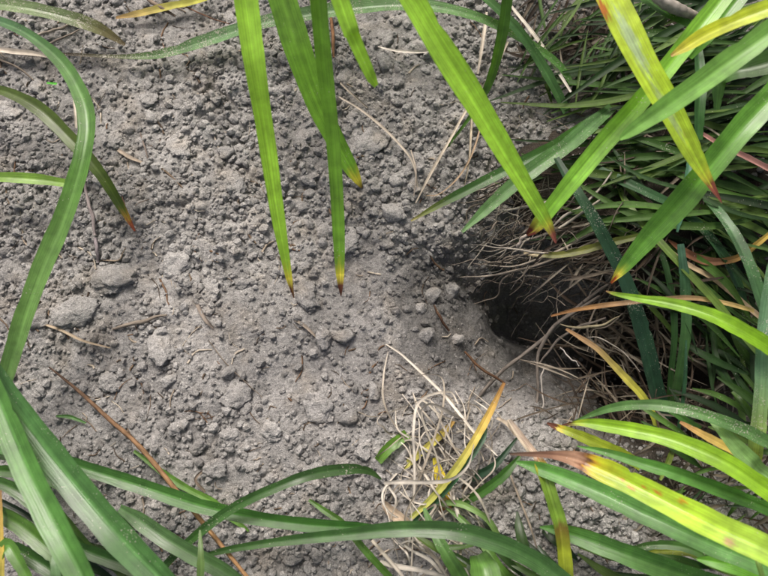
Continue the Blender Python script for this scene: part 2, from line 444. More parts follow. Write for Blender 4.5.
BIG = [
 (118, 279, 22, 'largest lumpy soil clod, below the grey stick at left'),
 (78, 311, 19, 'rounded soil clod left of and below the largest clod'),
 (177, 263, 16, 'flat soil clod just right of the largest clod'),
 (207, 253, 14, 'rounded soil clod between the two flat clods and the leaf tip'),
 (192, 282, 12, 'soil clod under the flat clod right of the largest one'),
 (211, 290, 9, 'small soil clod at the right end of the row of clods'),
 (163, 347, 16, 'broad low soil clod below the straight brown twig'),
 (228, 230, 10, 'pale angular soil clod left of the longest hanging leaf'),
 (233, 184, 14, 'cracked soil clod above the pale angular one'),
 (242, 283, 8, 'round soil clod left of the longest hanging leaf tip'),
 (323, 337, 10, 'round soil clod below the two hanging brown leaf tips'),
 (308, 300, 10, 'soil clod between the two hanging brown leaf tips'),
 (347, 240, 15, 'broad soil clod behind the dark hanging leaf'),
 (306, 232, 10, 'soil clod midway between the two long hanging leaves'),
 (365, 145, 17, 'large smooth soil clod right of the crossing hanging leaves'),
 (357, 117, 8, 'small soil clod above the large smooth one'),
 (229, 82, 8, 'round soil clod under the dusty arching leaf'),
 (180, 147, 14, 'rough soil clod in the open upper left soil'),
 (117, 141, 10, 'soil clod just right of the arching green leaf'),
 (281, 92, 9, 'soil clod between the leftmost hanging leaves'),
 (38, 88, 8, 'small pale soil clod under the arching leaf at upper left'),
 (10, 112, 13, 'soil clod at the left edge under the olive leaf'),
 (12, 275, 14, 'flat soil clod at the left edge of the picture'),
 (109, 381, 9, 'soil clod near the head of the rusty dry stem'),
 (236, 394, 14, 'low wide soil clod in the lower middle soil'),
 (229, 437, 9, 'soil clod directly below the low wide one'),
 (214, 469, 11, 'soil clod above the long green leaf at the bottom'),
 (198, 447, 8, 'soil clod leaning on the one above the long leaf'),
 (176, 429, 8, 'soil clod right of the rusty dry stem'),
 (320, 409, 14, 'craggy soil clod in the lower middle with a dark hollow'),
 (363, 450, 9, 'soil clod left of the cut leaf piece'),
 (426, 336, 9, 'soil clod on the slope left of the burrow'),
 (432, 296, 9, 'soil clod near the rim left of the burrow'),
 (140, 205, 8, 'soil clod under the tip of the olive leaf'),
 (270, 430, 9, 'soil clod between the low wide and the craggy clod'),
 (150, 100, 9, 'soil clod right of the arching leaf near the top'),
]
for i, (px, py, r, lab) in enumerate(BIG):
    put_clod(big_meshes[i % 9] if px < 410 else mid_meshes[0], px, py, r, lab, 'loose soil clods', sq=random.uniform(.8, 1))
for px, py, r, lab in ((169, 381, 8, 'pale tan stony lump below the middle of the left soil'), (374, 392, 8, 'pale upright stony lump left of the bleached tangle'),
                       (456, 340, 7, 'pale stony lump at the lip of the burrow'), (51, 396, 5, 'small whitish pebble right of the big lower left leaf')):
    put_clod(pale_mesh, px, py, r, lab, 'pale stones', 'pebble', 'pebble', sq=.75)
placed = [(b[0], b[1], b[2]) for b in BIG]
n = 0
while n < 255:
    px, py = rng.uniform(0, 768), rng.uniform(0, 576)
    if grassy(px, py) or (px > 470 and 250 < py < 330): continue
    r = 3.8 * (1 - rng.random()) ** (-1 / 2.2)
    if r > 12: continue
    p = at(px, py)
    cr = .62 + 1.3 * float(vnoise(np.array(p.x), np.array(p.y), .05, 21))
    if rng.random() > .15 + cr: continue
    if rng.random() < .75 * float(worn_at(np.array(p.x), np.array(p.y))): continue
    if any((px - a) ** 2 + (py - b) ** 2 < (.85 * (r + c)) ** 2 for a, b, c in placed): continue
    placed.append((px, py, r))
    put_clod(mid_meshes[n % 10], px, py, r, 'small rough grey soil clod, one of many loose on the dug earth', 'small loose soil clods', sq=random.uniform(.7, 1))
    n += 1

# ------------------------------------------------------------------ leaves
def G(*c): return s2l(c)
LIME, BRT, MID, DRK, TEAL = G(156, 206, 68), G(128, 182, 64), G(82, 128, 56), G(48, 82, 46), G(98, 136, 94)
BLUEG, OLIVE, YEL, ORNG, BRN = G(48, 86, 66), G(104, 118, 46), G(204, 196, 70), G(148, 108, 66), G(82, 48, 34)
YLIME, STRAW, WHITE, GREY, PINK, TAN = G(172, 206, 58), G(176, 162, 132), G(216, 208, 192), G(134, 124, 112), G(186, 136, 126), G(160, 128, 84)
seed_ctr = [0]
def ribbon(P, W, nu, fold, twist=(0, 0), wave=0.0):
    """cross-sections of nu points along P with widths W; returns verts, quads, u, t"""
    T, S, N = frames(P)
    n = len(P); t = np.linspace(0, 1, n)
    a = np.radians(twist[0] + (twist[1] - twist[0]) * t)
    S2 = S * np.cos(a)[:, None] + N * np.sin(a)[:, None]; N2 = -S * np.sin(a)[:, None] + N * np.cos(a)[:, None]
    u = np.linspace(-1, 1, nu)
    ph = random.random() * 6.28
    up = fold * (np.abs(u) ** 1.08)
    V = P[:, None, :] + S2[:, None, :] * (W[:, None] * .5 * u)[:, :, None] + N2[:, None, :] * (W[:, None] * .5 * (up[None] + wave * np.sin(t * 23 + ph)[:, None] * u[None]))[:, :, None]
    idx = np.arange(n * nu).reshape(n, nu)
    F = np.stack([idx[:-1, :-1], idx[:-1, 1:], idx[1:, 1:], idx[1:, :-1]], -1).reshape(-1, 4)
    uu = np.tile((u + 1) / 2, (n, 1)); tt = np.repeat(t[:, None], nu, 1)
    return V.reshape(-1, 3), F, uu.ravel(), tt.ravel()
def leaf_colour(stops, u, t, rib=.18, side=None, spots=()):
    ts = np.array([s[0] for s in stops]); cs = np.array([s[1] for s in stops])
    j = t + .010 * np.sin(u * 9 + seed_ctr[0]) + .008 * np.sin(u * 23 + 2 * seed_ctr[0]) + .003 * np.sin(u * 61)
    c = np.stack([np.interp(j, ts, cs[:, k]) for k in range(3)], 1)
    if side is not None:                                     # one half of the leaf has turned colour
        f = sstep(.45, .55, u)[:, None]; c = c * (1 - f) + np.asarray(side)[None] * f
    c = c * (1 + rib * np.exp(-((u - .5) / .1) ** 2) - .13 * np.exp(-((np.abs(u - .5) - .15) / .05) ** 2) - .12 * np.exp(-((np.abs(u - .5) - .5) / .05) ** 2))[:, None]
    ph = seed_ctr[0] * 1.7
    c = c * (1 + .07 * np.sin(t * 11 + ph) + .05 * np.sin(t * 31 + 2 * ph))[:, None]
    for t0, u0, rt, ru, sc_ in spots:
        dd = np.hypot((t - t0) / rt, (u - u0) / ru) + .25 * np.sin(u * 40 + t * 300)
        f = sstep(1.15, .6, dd)[:, None]; c = c * (1 - f) + np.asarray(sc_)[None] * f
    return np.clip(c, 0, 1)
def parse(pts, conform):
    out = []
    for tok in pts.split():
        x, y, h = (float(v) for v in tok.split(','))
        out.append(at_ground(x, y, h / 100) if conform else at(x, y, h / 100))
    return out
def leaf(parent, pts, widths, stops, label=None, root=False, fold=.38, twist=(0, 0), dust=.3, brown=None, conform=False,
         name='blade', mat=None, nu=9, nl=52, rib=.18, wave=.03, side=None, spots=()):
    """pts 'x,y,height_cm ...' from the base to the tip; root continues the leaf to the base of its tuft"""
    seed_ctr[0] += 1
    P = parse(pts, conform)
    W = [wide(p, w) for p, w in zip(P, widths)]
    t_in = 0.0
    if root:
        B = parent.location + Vector((random.uniform(-.02, .02), random.uniform(-.02, .02), 0))
        B.z = ground_z(B.x, B.y) - .004
        d = P[0] - P[1]; L = (B - P[0]).length
        d.z = min(max(d.z, .1 * d.length), .5 * d.length); d.normalize()
        M = P[0] + d * (.38 * L); M.z = max(M.z, .8 * P[0].z + .01)
        K = B.lerp(M, .35); K.z = max(.55 * M.z, .05)
        P = [B, K, M] + P; W = [W[0] * .55, W[0] * .8, W[0] * .97] + W
    if root: nl = max(nl, 120)
    A = spline(np.array([list(p) + [w_] for p, w_ in zip(P, W)]), nl)
    if root:                                    # colour stops run over the part given in pts
        dd = np.linalg.norm(A[:, :3] - np.array(P[3]), axis=1); t_in = float(np.argmin(dd)) / (nl - 1)
    tt_ = np.linspace(0, 1, nl); ph = seed_ctr[0] * 2.3
    A[:, 3] *= 1 + .03 * np.sin(tt_ * 47 + ph) + .03 * np.sin(tt_ * 19 + 2 * ph) + .02 * np.sin(tt_ * 113 + ph)
    V, F, u, t = ribbon(A[:, :3], np.maximum(A[:, 3], .0002), nu, fold, twist, wave)
    if nu >= 9:
        V3 = V.reshape(nl, nu, 3)
        for _ in range(random.choice((0, 1, 1, 2))):
            i0 = random.randrange(int(nl * max(t_in, .05)), nl - 4); e = random.choice((0, nu - 1)); f = random.uniform(.06, .2)
            mid = V3[i0, nu // 2].copy(); V3[i0, e] += (mid - V3[i0, e]) * f
            nb = 1 if e == 0 else nu - 2; V3[i0, nb] += (mid - V3[i0, nb]) * f * .6
        V = V3.reshape(-1, 3)
    tv = np.clip((t - t_in) / (1 - t_in), 0, 1)
    c = leaf_colour(stops, u, tv, rib, side, spots)
    Ltot = np.linalg.norm(np.diff(A[:, :3], axis=0), axis=1).sum()
    lc = np.stack([u, t * Ltot, np.full(len(u), seed_ctr[0] * .37)], 1)
    m = mat or LEAF
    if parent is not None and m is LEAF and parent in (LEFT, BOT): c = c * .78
    ds = np.full(len(u), dust)
    if brown is None:
        o = mesh_obj(name, V, F, m, parent, col=c, lc=lc, dust=ds)
    else:
        rows = F.reshape(nl - 1, nu - 1, 4)
        tr = np.linspace(0, 1, nl); tr = (tr - t_in) / (1 - t_in)
        kk = int(np.clip(np.searchsorted(tr, brown), 2, nl - 3))
        F1 = rows[:kk].reshape(-1, 4); F2 = rows[kk:].reshape(-1, 4) - kk * nu
        e = (kk + 1) * nu
        o = mesh_obj(name, V[:e], F1, m, parent, col=c[:e], lc=lc[:e], dust=ds[:e])
        s = kk * nu
        d_ = mesh_obj('dry_tip', V[s:], F2, DRY, o, col=c[s:], lc=lc[s:], dust=ds[s:] * .3)
    if label: o['label'] = label
    return o
def lone(name, pts, widths, stops, label, cat, group=None, **kw):
    """a leaf or straw that lies by itself: a thing of its own"""
    o = leaf(None, pts, widths, stops, name=name, conform=True, **kw)
    kids = [c for c in bpy.data.objects if c.parent == o]
    if not kids: recentre(o)
    return tag(o, label, cat, group)
def tube(P, R, sides=6):
    T, S, N = frames(P)
    a = np.linspace(0, 2 * math.pi, sides, endpoint=False)
    V = P[:, None, :] + (S[:, None, :] * np.cos(a)[None, :, None] + N[:, None, :] * np.sin(a)[None, :, None]) * R[:, None, None]
    n = len(P); idx = np.arange(n * sides).reshape(n, sides); nx_ = np.roll(idx, -1, 1)
    F = np.stack([idx[:-1], nx_[:-1], nx_[1:], idx[1:]], -1).reshape(-1, 4)
    F = np.vstack([F, [[idx[0, 0], idx[0, 1], idx[0, 2], idx[0, 3]], [idx[-1, 3], idx[-1, 2], idx[-1, 1], idx[-1, 0]]]])
    t = np.repeat(np.linspace(0, 1, n)[:, None], sides, 1).ravel(); u = np.tile(a / 6.283, n)
    return V.reshape(-1, 3), F, u, t
def fibre(parent, pts, widths, cols, name='root', conform=False, wig=0.0, nl=26, sides=6, label=None):
    """a round stem, stick or root; cols = (start, end)"""
    seed_ctr[0] += 1
    P = parse(pts, conform) if isinstance(pts, str) else pts
    W = [wide(p, w) for p, w in zip(P, widths)]
    A = spline(np.array([list(p) + [w_] for p, w_ in zip(P, W)]), nl)
    if wig:
        k = np.linspace(0, 1, nl)
        for ax in range(3):
            for f in (5, 11, 19):
                A[:, ax] += wig * (1 if ax < 2 else .5) * random.gauss(0, 1) / math.sqrt(f) * np.sin(k * f + random.random() * 6.28) * np.minimum(1, k * 6)
    R = np.maximum(A[:, 3] * .5, .00012) * (1 + .05 * np.sin(np.arange(nl) * 1.9 + seed_ctr[0]))
    V, F, u, t = tube(A[:, :3], R, sides)
    c = np.asarray(cols[0])[None] * (1 - t)[:, None] + np.asarray(cols[1])[None] * t[:, None]
    L = np.linalg.norm(np.diff(A[:, :3], axis=0), axis=1).sum()
    lc = np.stack([u, t * L, np.full(len(u), seed_ctr[0] * .37)], 1)
    o = mesh_obj(name, V, F, FIBRE, parent, col=np.clip(c, 0, 1), lc=lc)
    if label: o['label'] = label
    return o
def stick(name, pts, widths, cols, label, cat, group=None, **kw):
    return tag(recentre(fibre(None, pts, widths, cols, name=name, conform=True, **kw)), label, cat, group)
def tip(base, yel=.88, brn=.93, y=YEL, b=BRN):
    return [(0, base * .92), (.5, base), (yel - .05, base), (yel, y), (brn - .008, y), (brn, b), (1, b * .8)]
def flat(base, end=None):
    return [(0, np.asarray(base) * .9), (.5, base), (1, base if end is None else end)]

def tuft(px, py, label, group='grass tufts round the bare soil'):
    p = at(px, py)
    p.z = ground_z(p.x, p.y)
    return empty('grass_tuft', p, label, 'grass tuft', group)
TOP = tuft(330, -330, 'grass tuft whose bright leaves hang in from the top edge')
TOPR = tuft(640, -260, 'grass tuft with the broad yellow striped leaf at upper right')
RIGHT = tuft(640, 130, 'dense tangled grass tuft over the burrow, spreading to the right edge')
FAR = tuft(1010, 60, 'grass tuft whose broad leaves reach in from the right edge')
HOLE = tuft(664, 424, 'upright dark bluish grass tuft right of the burrow')
LOWR = tuft(960, 640, 'grass tuft with broad lime leaves in the lower right corner')
BOT = tuft(470, 640, 'grass tuft at the bottom edge with long arching dark leaves')
LEFT = tuft(60, 640, 'grass tuft with broad leaves in the lower left corner')
TOPL = tuft(-160, 60, 'grass tuft with dusty and olive leaves at the left edge')

# --- leaves hanging in from the top
leaf(TOP, '246,-4,17 256,70,15.5 267,140,13 278,215,10.5 288,272,8.5 294,298,7.6', (23, 20, 17, 13.5, 8, 1), tip(LIME * .95, .925, .948), 'bright green leaf with brown tip, leftmost of those hanging', True, brown=.945, dust=.1)
leaf(TOP, '281,-4,13 298,50,12 318,105,10.5 339,148,9 353,173,8 362,188,7.4', (29, 26, 22, 18, 12, 2), tip(BRT * .8, .94, .985), 'wide green leaf crossing behind the dark hanging leaf', True, dust=.15)
leaf(TOP, '318,-4,18 325,70,15.5 333,140,13 338,215,10.5 340,272,8.6 341,296,7.8', (17, 16, 14.5, 12.5, 8.5, 1), tip(BRT * .72, .915, .94), 'narrow darker green leaf hanging straight with brown tip', True, brown=.937, dust=.1)
leaf(TOP, '338,-4,19 350,30,18.2 362,58,17.2 372,80,16.4 376,86,16', (18, 16, 13.5, 10, 5), flat(LIME * .95), 'short bright leaf with a blunt end at the top', True, dust=.35)
leaf(TOP, '408,-4,18 440,50,16.5 472,100,14.8 505,155,12.6 534,203,10.5 549,228,9.2 556,243,8.3', (26, 27, 26, 23, 17, 10, 2), tip(LIME, .925, .945, G(186, 180, 64), G(146, 84, 72)), 'broad lime leaf slanting over the soil to the burrow', True, brown=.94, rib=.35, dust=.2)
leaf(TOPR, '608,-6,16 628,35,15.5 646,70,14.8 668,108,13.8 688,146,12.6 704,174,11.6 722,203,10.6', (33, 32, 31, 28, 23, 14, 1), [(0, G(196, 220, 72)), (.45, G(186, 216, 68)), (.8, G(190, 220, 66)), (.885, YEL), (.9, G(150, 84, 66)), (1, G(110, 66, 56))], 'broad yellow lime leaf with a pale stripe and brown tip', True, brown=.895, rib=.3, dust=.3, nu=21, nl=200, fold=.2, spots=[(.22, .5, .16, .2, G(176, 200, 150)), (.52, .55, .14, .16, G(172, 196, 130)), (.06, .9, .05, .2, G(176, 110, 50)), (.66, .4, .01, .1, G(150, 130, 80))])
leaf(TOPR, '726,-6,14 700,27,13.6 672,62,12.8 640,102,11.8 604,143,10.6 570,184,9.4 546,214,8.2 535,228,7.4 527,235,6.8', (18, 19, 19, 20, 20, 18, 15, 11, 3), tip(BRT, .95, .96, G(170, 170, 60), G(96, 46, 36)), 'long green leaf crossing behind the striped lime leaf', True, brown=.955, dust=.35)
# --- from the right edge
leaf(FAR, '772,8,18 740,20,17.4 708,34,16.6 686,47,16 671,56,15.6', (19, 18, 16, 12, 3), [(0, G(176, 196, 50)), (.7, G(196, 204, 52)), (.93, YEL), (1, G(170, 130, 80))], 'short yellow lime leaf at the upper right', True, dust=.1)
leaf(FAR, '772,32,18 735,58,17.2 700,84,16.2 660,112,14.8 632,131,13.8 620,139,13.3', (24, 24, 22, 19, 13, 4), flat(G(122, 170, 84)), 'pale bluish green leaf with a rounded end, upper right', True, dust=.05, fold=.4)
leaf(FAR, '772,96,12 742,128,11.6 712,164,10.8 680,203,9.6 648,238,8.2 626,264,7 611,283,6', (25, 26, 26, 25, 20, 13, 2), tip(G(104, 158, 62), .95, .97, YEL, G(140, 60, 30)), 'broad green leaf with a yellow and red tip, pointing at the burrow', True, brown=.966, dust=.5)
# --- tuft over the burrow
leaf(RIGHT, '572,86,3 561,68,3.4 540,51,4 510,33,4.6 478,18,5 436,8,5 390,6,4.6 330,12,4 262,24,3.2 205,42,2.2 160,55,1.6 120,57,1.2 60,54,.8', (5, 8, 9, 10, 11, 13, 15, 17, 16, 14, 10, 5, 3), [(0, MID), (.4, G(104, 142, 92)), (.68, G(96, 132, 88)), (.82, G(82, 112, 66)), (.9, G(74, 76, 46)), (1, G(80, 64, 48))], 'long dusty leaf arching across the top of the soil', dust=1.25)
leaf(RIGHT, '606,113,3.2 580,130,4 552,148,4.4 520,164,4.2 480,184,3.6 445,202,3 411,221,2.4', (9, 12, 13, 12, 11, 8, 2), [(0, MID), (.5, G(64, 104, 50)), (.8, G(58, 92, 40)), (.95, G(110, 120, 50)), (1, G(160, 150, 90))], 'dark green leaf pointing left over the soil by the burrow', dust=.5)
leaf(RIGHT, '612,108,3 590,126,4 567,146,4.6 540,165,4.6 515,184,4.2 490,206,3.6 462,232,3', (10, 15, 16, 16, 15, 12, 3), flat(G(100, 140, 84), G(106, 144, 90)), 'pale bluish leaf pointing left just below the dark one', dust=.8)
leaf(RIGHT, '566,112,2 554,88,3 538,60,4 520,34,5 500,12,5.6 478,-8,6', (9, 11, 11, 11, 10, 9), flat(G(76, 114, 66)), 'bluish leaf rising to the top edge', dust=.5)
leaf(RIGHT, '444,151,.5 470,117,2 489,84,4 501,40,7 507,0,9 509,-20,10', (2, 4, 8, 10.5, 11, 11), flat(G(74, 112, 44)), 'thin dark leaf standing up to the top edge', dust=.05)
leaf(RIGHT, '590,165,2.6 615,178,3.4 645,192,3.8 675,207,3.8 703,230,3.4 724,257,2.8 738,285,2.2 746,305,1.6', (7, 10, 10, 10, 10, 10, 9, 4), flat(G(62, 100, 62)), None, dust=.7)
leaf(RIGHT, '618,186,2.6 626,203,3 640,221,3.6 660,243,4 685,270,4.2 715,302,4 745,338,3.4 772,368,2.6', (4, 7, 8, 8, 8, 8, 8, 8), flat(G(112, 140, 66)), None, dust=.15)
leaf(RIGHT, '662,420,-1.5 655,388,0 645,345,1.8 634,308,3 622,275,3.8 606,243,4.6 588,210,5.2 570,182,5.2 556,158,5', (17, 17, 17, 16, 15, 14, 12, 10, 6), flat(G(54, 88, 66), G(50, 84, 54)), 'dark bluish leaf rising from the burrow side', dust=.55)
leaf(HOLE, '672,404,-1 679,372,1 685,332,2.6 685,300,3.4 683,270,4.2 680,244,4.6', (9, 10, 11, 11, 10, 7), flat(G(84, 124, 72), G(78, 118, 96)), 'upright leaf with a pale blue face', dust=.5)
leaf(HOLE, '668,402,-1 671,370,.4 674,335,1.6 672,300,2.2 664,262,2.6 650,230,2.4', (5, 6, 7, 7, 6, 2), flat(G(70, 108, 60)), None, dust=.4)
leaf(HOLE, '677,436,0 682,405,1.4 685,375,2.4 686,340,3', (4, 4, 4, 2), flat(G(60, 98, 70)), None, dust=.3)
leaf(RIGHT, '706,200,3.4 720,215,4.4 735,237,5 748,264,5.2 758,292,4.8 766,320,4 771,344,3', (8, 11, 12, 13, 13, 12, 10), flat(G(92, 132, 88)), 'dusty bluish leaf near the right edge', dust=.9)
leaf(FAR, '776,250,7 769,290,7.2 763,335,6.8 761,380,6 757,425,5 752,462,4 748,478,3.4', (12, 15, 16, 16, 16, 15, 6), [(0, TEAL), (.5, G(110, 150, 116)), (.85, G(140, 164, 84)), (1, G(170, 160, 60))], 'pale blue green leaf hanging down the right edge', dust=1.0)
leaf(RIGHT, '641,236,5 610,243,4.4 585,250,3.8 560,255,3.4 540,255,3 524,253,2.8', (6, 8, 8, 7, 6, 5), [(0, OLIVE), (.5, G(118, 122, 48)), (.8, G(110, 112, 50)), (.9, STRAW), (1, STRAW)], 'olive leaf over the burrow with a bleached crumpled end', brown=.9, dust=.2)
leaf(FAR, '776,352,7.4 745,333,7.6 716,318,7.4 690,309,7 665,303,6.4 640,299,5.8 615,294,5.2 606,291,4.9', (19, 17, 15, 13, 11, 8, 4, 1), tip(G(128, 176, 34), .965, .98, G(150, 170, 40), ORNG), 'slim lime leaf crossing in front of the dark hollow', dust=.05)
leaf(RIGHT, '754,311,3 724,303,3.6 690,298,4 655,300,4 625,303,3.6 600,306,3 575,310,2.4 551,316,1.8', (4, 5, 5, 5, 5, 5, 4, 2), [(0, G(190, 168, 104)), (.3, G(176, 146, 104)), (.6, G(140, 116, 92)), (.8, G(140, 106, 66)), (1, G(124, 88, 54))], 'orange dry leaf crossing the dark hollow', mat=DRY, name='dead_blade', dust=.1)
leaf(HOLE, '658,432,0 650,409,.8 640,394,1.4 628,381,2 612,364,2.6 597,349,3 582,339,3 566,329,2.8', (6, 7, 8, 8, 7, 6, 5, 3), [(0, G(150, 156, 60)), (.35, G(178, 174, 70)), (.6, G(146, 134, 70)), (.8, G(136, 112, 80)), (1, G(124, 96, 66))], 'yellowing leaf with a tan dry end right of the burrow', mat=DRY, name='dead_blade', dust=.1)
leaf(RIGHT, '772,232,4.2 752,248,3.8 738,258,3.2 720,262,2.8 703,261,2.8 685,253,3 668,240,3', (5, 6, 7, 7, 9, 8, 2), [(0, G(180, 160, 74)), (.3, G(150, 120, 66)), (.5, G(104, 74, 54)), (1, G(112, 72, 52))], 'curled brown and orange dead leaf near the right edge', mat=DRY, name='dead_blade', dust=.1, fold=.6)
leaf(RIGHT, '772,172,4.6 745,158,4.8 722,147,4.8 701,134,4.4', (7, 6.5, 6, 4), flat(G(160, 120, 112), G(150, 110, 104)), 'pinkish bare leaf stalk under the broad green leaf', mat=DRY, name='stalk', fold=.9, dust=0)
leaf(RIGHT, '775,330,1.6 745,305,2 715,280,2.4 690,266,2.8 668,250,2.8 655,234,2.6', (5, 6, 6, 5, 5, 3), flat(G(170, 150, 120)), None, mat=DRY, name='dead_blade', dust=.1)
leaf(FAR, '772,62,9 752,68,8.6 735,72,8.2 720,82,7.4 716,110,6.4', (26, 24, 20, 14, 6), flat(G(70, 104, 52)), None, dust=.2)
leaf(RIGHT, '697,40,5 700,80,5.6 699,110,5.4 698,140,4.6', (8, 11, 11, 8), flat(G(64, 104, 56)), None, dust=.1)
leaf(RIGHT, '690,155,4.6 688,180,5 683,205,4.6 677,232,4', (5, 9, 9, 2), flat(G(84, 130, 104)), 'short pale blue leaf tip between the green leaves', dust=.2)
leaf(TOPR, '640,-6,8 662,10,7.8 690,26,7 712,44,6', (16, 14, 10, 3), flat(G(70, 110, 48)), None, True, dust=.1)
leaf(TOPR, '741,-6,9 724,16,8.6 706,38,8 690,58,7', (18, 17, 13, 5), flat(G(96, 148, 54)), None, True, dust=.5)
# --- lower right
leaf(LOWR, '790,450,5 765,441,5.4 745,431,5.8 715,419,6 685,410,5.8 650,405,5 612,408,3.8 572,422,2.2', (13, 13, 13, 13, 12, 11, 8, 1), flat(G(90, 128, 74), G(80, 118, 62)), 'long dusty arching leaf below the dark hollow', True, dust=.9)
leaf(LOWR, '790,506,8 760,486,8 730,466,7.8 700,451,7.4 665,438,6.8 630,430,6 600,425,5.2 582,423,4.8 562,425,4.4', (19, 19, 19, 18, 17, 15, 12, 7, 1), tip(G(134, 178, 40), .93, .95, G(170, 190, 50), BRN), 'lime leaf arching left with a dark brown tip', True, brown=.94, dust=.1)
leaf(LOWR, '790,520,6 760,506,6 722,491,6 676,474,5.8 640,463,5.4 608,453,5 577,446,4.6', (14, 14, 14, 13, 11, 8, 1), flat(G(84, 136, 56)), 'slender green leaf just under the arching lime leaf', True, dust=.35)
leaf(LOWR, '640,466,2.6 622,455,3 600,445,3.2 575,434,3.2 556,427,3 547,423,2.8', (10, 12, 12, 10, 6, 2), tip(G(156, 172, 52), .86, .9, G(200, 180, 60)), 'yellowish leaf with a brown tip lying toward the burrow', brown=.9, dust=.3)
leaf(LOWR, '790,562,13 755,545,12.6 720,529,12 680,509,11.4 645,491,10.6 615,476,10 597,468,9.6 578,460,9.2 552,455,8.6 510,454,7.6', (30, 29, 28, 27, 25, 24, 22, 16, 8, 2), [(0, G(160, 196, 76)), (.3, G(168, 204, 56)), (.55, G(164, 198, 46)), (.665, G(196, 196, 46)), (.69, G(206, 160, 50)), (.705, G(92, 58, 38)), (.74, G(142, 112, 90)), (.85, G(104, 76, 60)), (1, G(74, 60, 50))], 'broadest lime yellow leaf with orange spots and withered tip', True, brown=.7, dust=.15, rib=.1, wave=.06, nu=21, nl=200, spots=[(.445, .68, .018, .09, G(176, 118, 40)), (.49, .62, .010, .07, G(182, 134, 44)), (.53, .35, .013, .1, G(190, 130, 40)), (.57, .5, .010, .08, G(196, 140, 50)), (.18, .22, .02, .16, G(178, 150, 100)), (.36, .8, .016, .1, G(190, 150, 40))])
leaf(LOWR, '790,578,9 755,562,8.8 715,546,8.4 676,528,8 640,512,7.4 605,495,6.6 570,480,5.8 540,469,5 516,462,4.4', (24, 23, 22, 22, 21, 20, 18, 13, 3), flat(G(92, 142, 72), G(88, 144, 60)), 'broad green leaf lying under the broadest lime leaf', True, dust=.5)
leaf(LOWR, '740,592,6 700,580,6 660,567,5.8 622,553,5.4 590,541,4.8 560,531,4 540,527,3.4', (20, 21, 21, 20, 18, 12, 2), flat(G(84, 134, 60)), 'lowest broad green leaf at the lower right', True, dust=.45)
leaf(LOWR, '720,566,4 695,551,4 670,545,3.8 645,546,3.4 620,552,2.8', (9, 9, 9, 7, 2), flat(G(66, 100, 46)), None, dust=.5)
leaf(LOWR, '745,574,3.4 715,560,3.6 690,552,3.4 665,551,3 648,552,2.6', (8, 9, 9, 6, 2), flat(G(150, 160, 56)), None, dust=.5)
leaf(LOWR, '772,584,5 740,568,5 715,562,4.8 697,559,4.4', (16, 17, 13, 3), flat(G(96, 152, 48)), None, True, dust=.1)
leaf(LOWR, '772,480,4 750,462,5 736,448,5.4 724,434,5.4 711,423,5', (16, 18, 17, 12, 2), flat(G(126, 164, 98)), 'pale green leaf tip above the lime leaf', True, dust=.15)
leaf(LOWR, '768,470,3 735,452,3.2 705,436,3 680,422,2.6', (5, 8, 8, 3), [(0, G(186, 180, 84)), (.5, G(180, 158, 80)), (1, G(140, 104, 70))], None, mat=DRY, name='dead_blade', dust=0)
leaf(LOWR, '764,584,11 757,560,10.8 752,540,10.2', (6, 6, 2), flat(G(130, 160, 90)), None, True, dust=.1)
leaf(HOLE, '700,430,1 690,424,1.6 672,412,2 655,404,2', (8, 8, 6, 2), flat(G(70, 112, 50)), None, dust=.2)
leaf(HOLE, '676,440,.6 668,462,1.4 660,480,2', (5, 6, 3), flat(G(120, 140, 60)), None, dust=.2)
leaf(HOLE, '760,440,.5 752,418,1.6 742,402,2 732,392,1.6', (8, 8, 6, 3), flat(G(70, 100, 40)), None, dust=.3)
# --- bottom edge
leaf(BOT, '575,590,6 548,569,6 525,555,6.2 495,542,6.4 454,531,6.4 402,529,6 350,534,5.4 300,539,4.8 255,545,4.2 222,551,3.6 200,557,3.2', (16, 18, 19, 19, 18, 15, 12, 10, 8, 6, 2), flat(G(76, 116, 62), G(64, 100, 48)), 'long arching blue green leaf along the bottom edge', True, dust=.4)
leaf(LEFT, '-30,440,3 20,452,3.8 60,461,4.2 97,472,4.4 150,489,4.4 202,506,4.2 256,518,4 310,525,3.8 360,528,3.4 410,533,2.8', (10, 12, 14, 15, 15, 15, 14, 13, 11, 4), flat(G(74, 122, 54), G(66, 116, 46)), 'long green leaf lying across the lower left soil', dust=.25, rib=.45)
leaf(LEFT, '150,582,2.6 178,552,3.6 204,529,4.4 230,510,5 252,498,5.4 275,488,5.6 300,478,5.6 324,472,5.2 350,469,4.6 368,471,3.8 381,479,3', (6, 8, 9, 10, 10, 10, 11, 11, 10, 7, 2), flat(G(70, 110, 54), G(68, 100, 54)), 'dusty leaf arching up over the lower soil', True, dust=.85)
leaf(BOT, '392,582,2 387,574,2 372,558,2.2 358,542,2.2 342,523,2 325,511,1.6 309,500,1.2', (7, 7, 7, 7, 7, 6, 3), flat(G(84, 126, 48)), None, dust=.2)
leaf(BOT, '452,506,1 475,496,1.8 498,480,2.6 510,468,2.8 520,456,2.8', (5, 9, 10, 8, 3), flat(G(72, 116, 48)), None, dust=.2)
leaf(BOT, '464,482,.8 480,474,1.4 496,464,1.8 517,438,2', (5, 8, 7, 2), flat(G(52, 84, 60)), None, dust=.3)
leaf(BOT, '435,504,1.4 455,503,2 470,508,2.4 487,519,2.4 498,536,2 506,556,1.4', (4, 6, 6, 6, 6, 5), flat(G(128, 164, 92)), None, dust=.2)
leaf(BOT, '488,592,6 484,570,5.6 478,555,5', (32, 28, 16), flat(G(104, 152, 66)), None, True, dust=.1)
leaf(BOT, '470,592,3 455,568,3.4 443,548,3.4 432,528,3 424,508,2.4', (14, 14, 12, 9, 3), flat(G(98, 142, 72)), None, True, dust=.1)
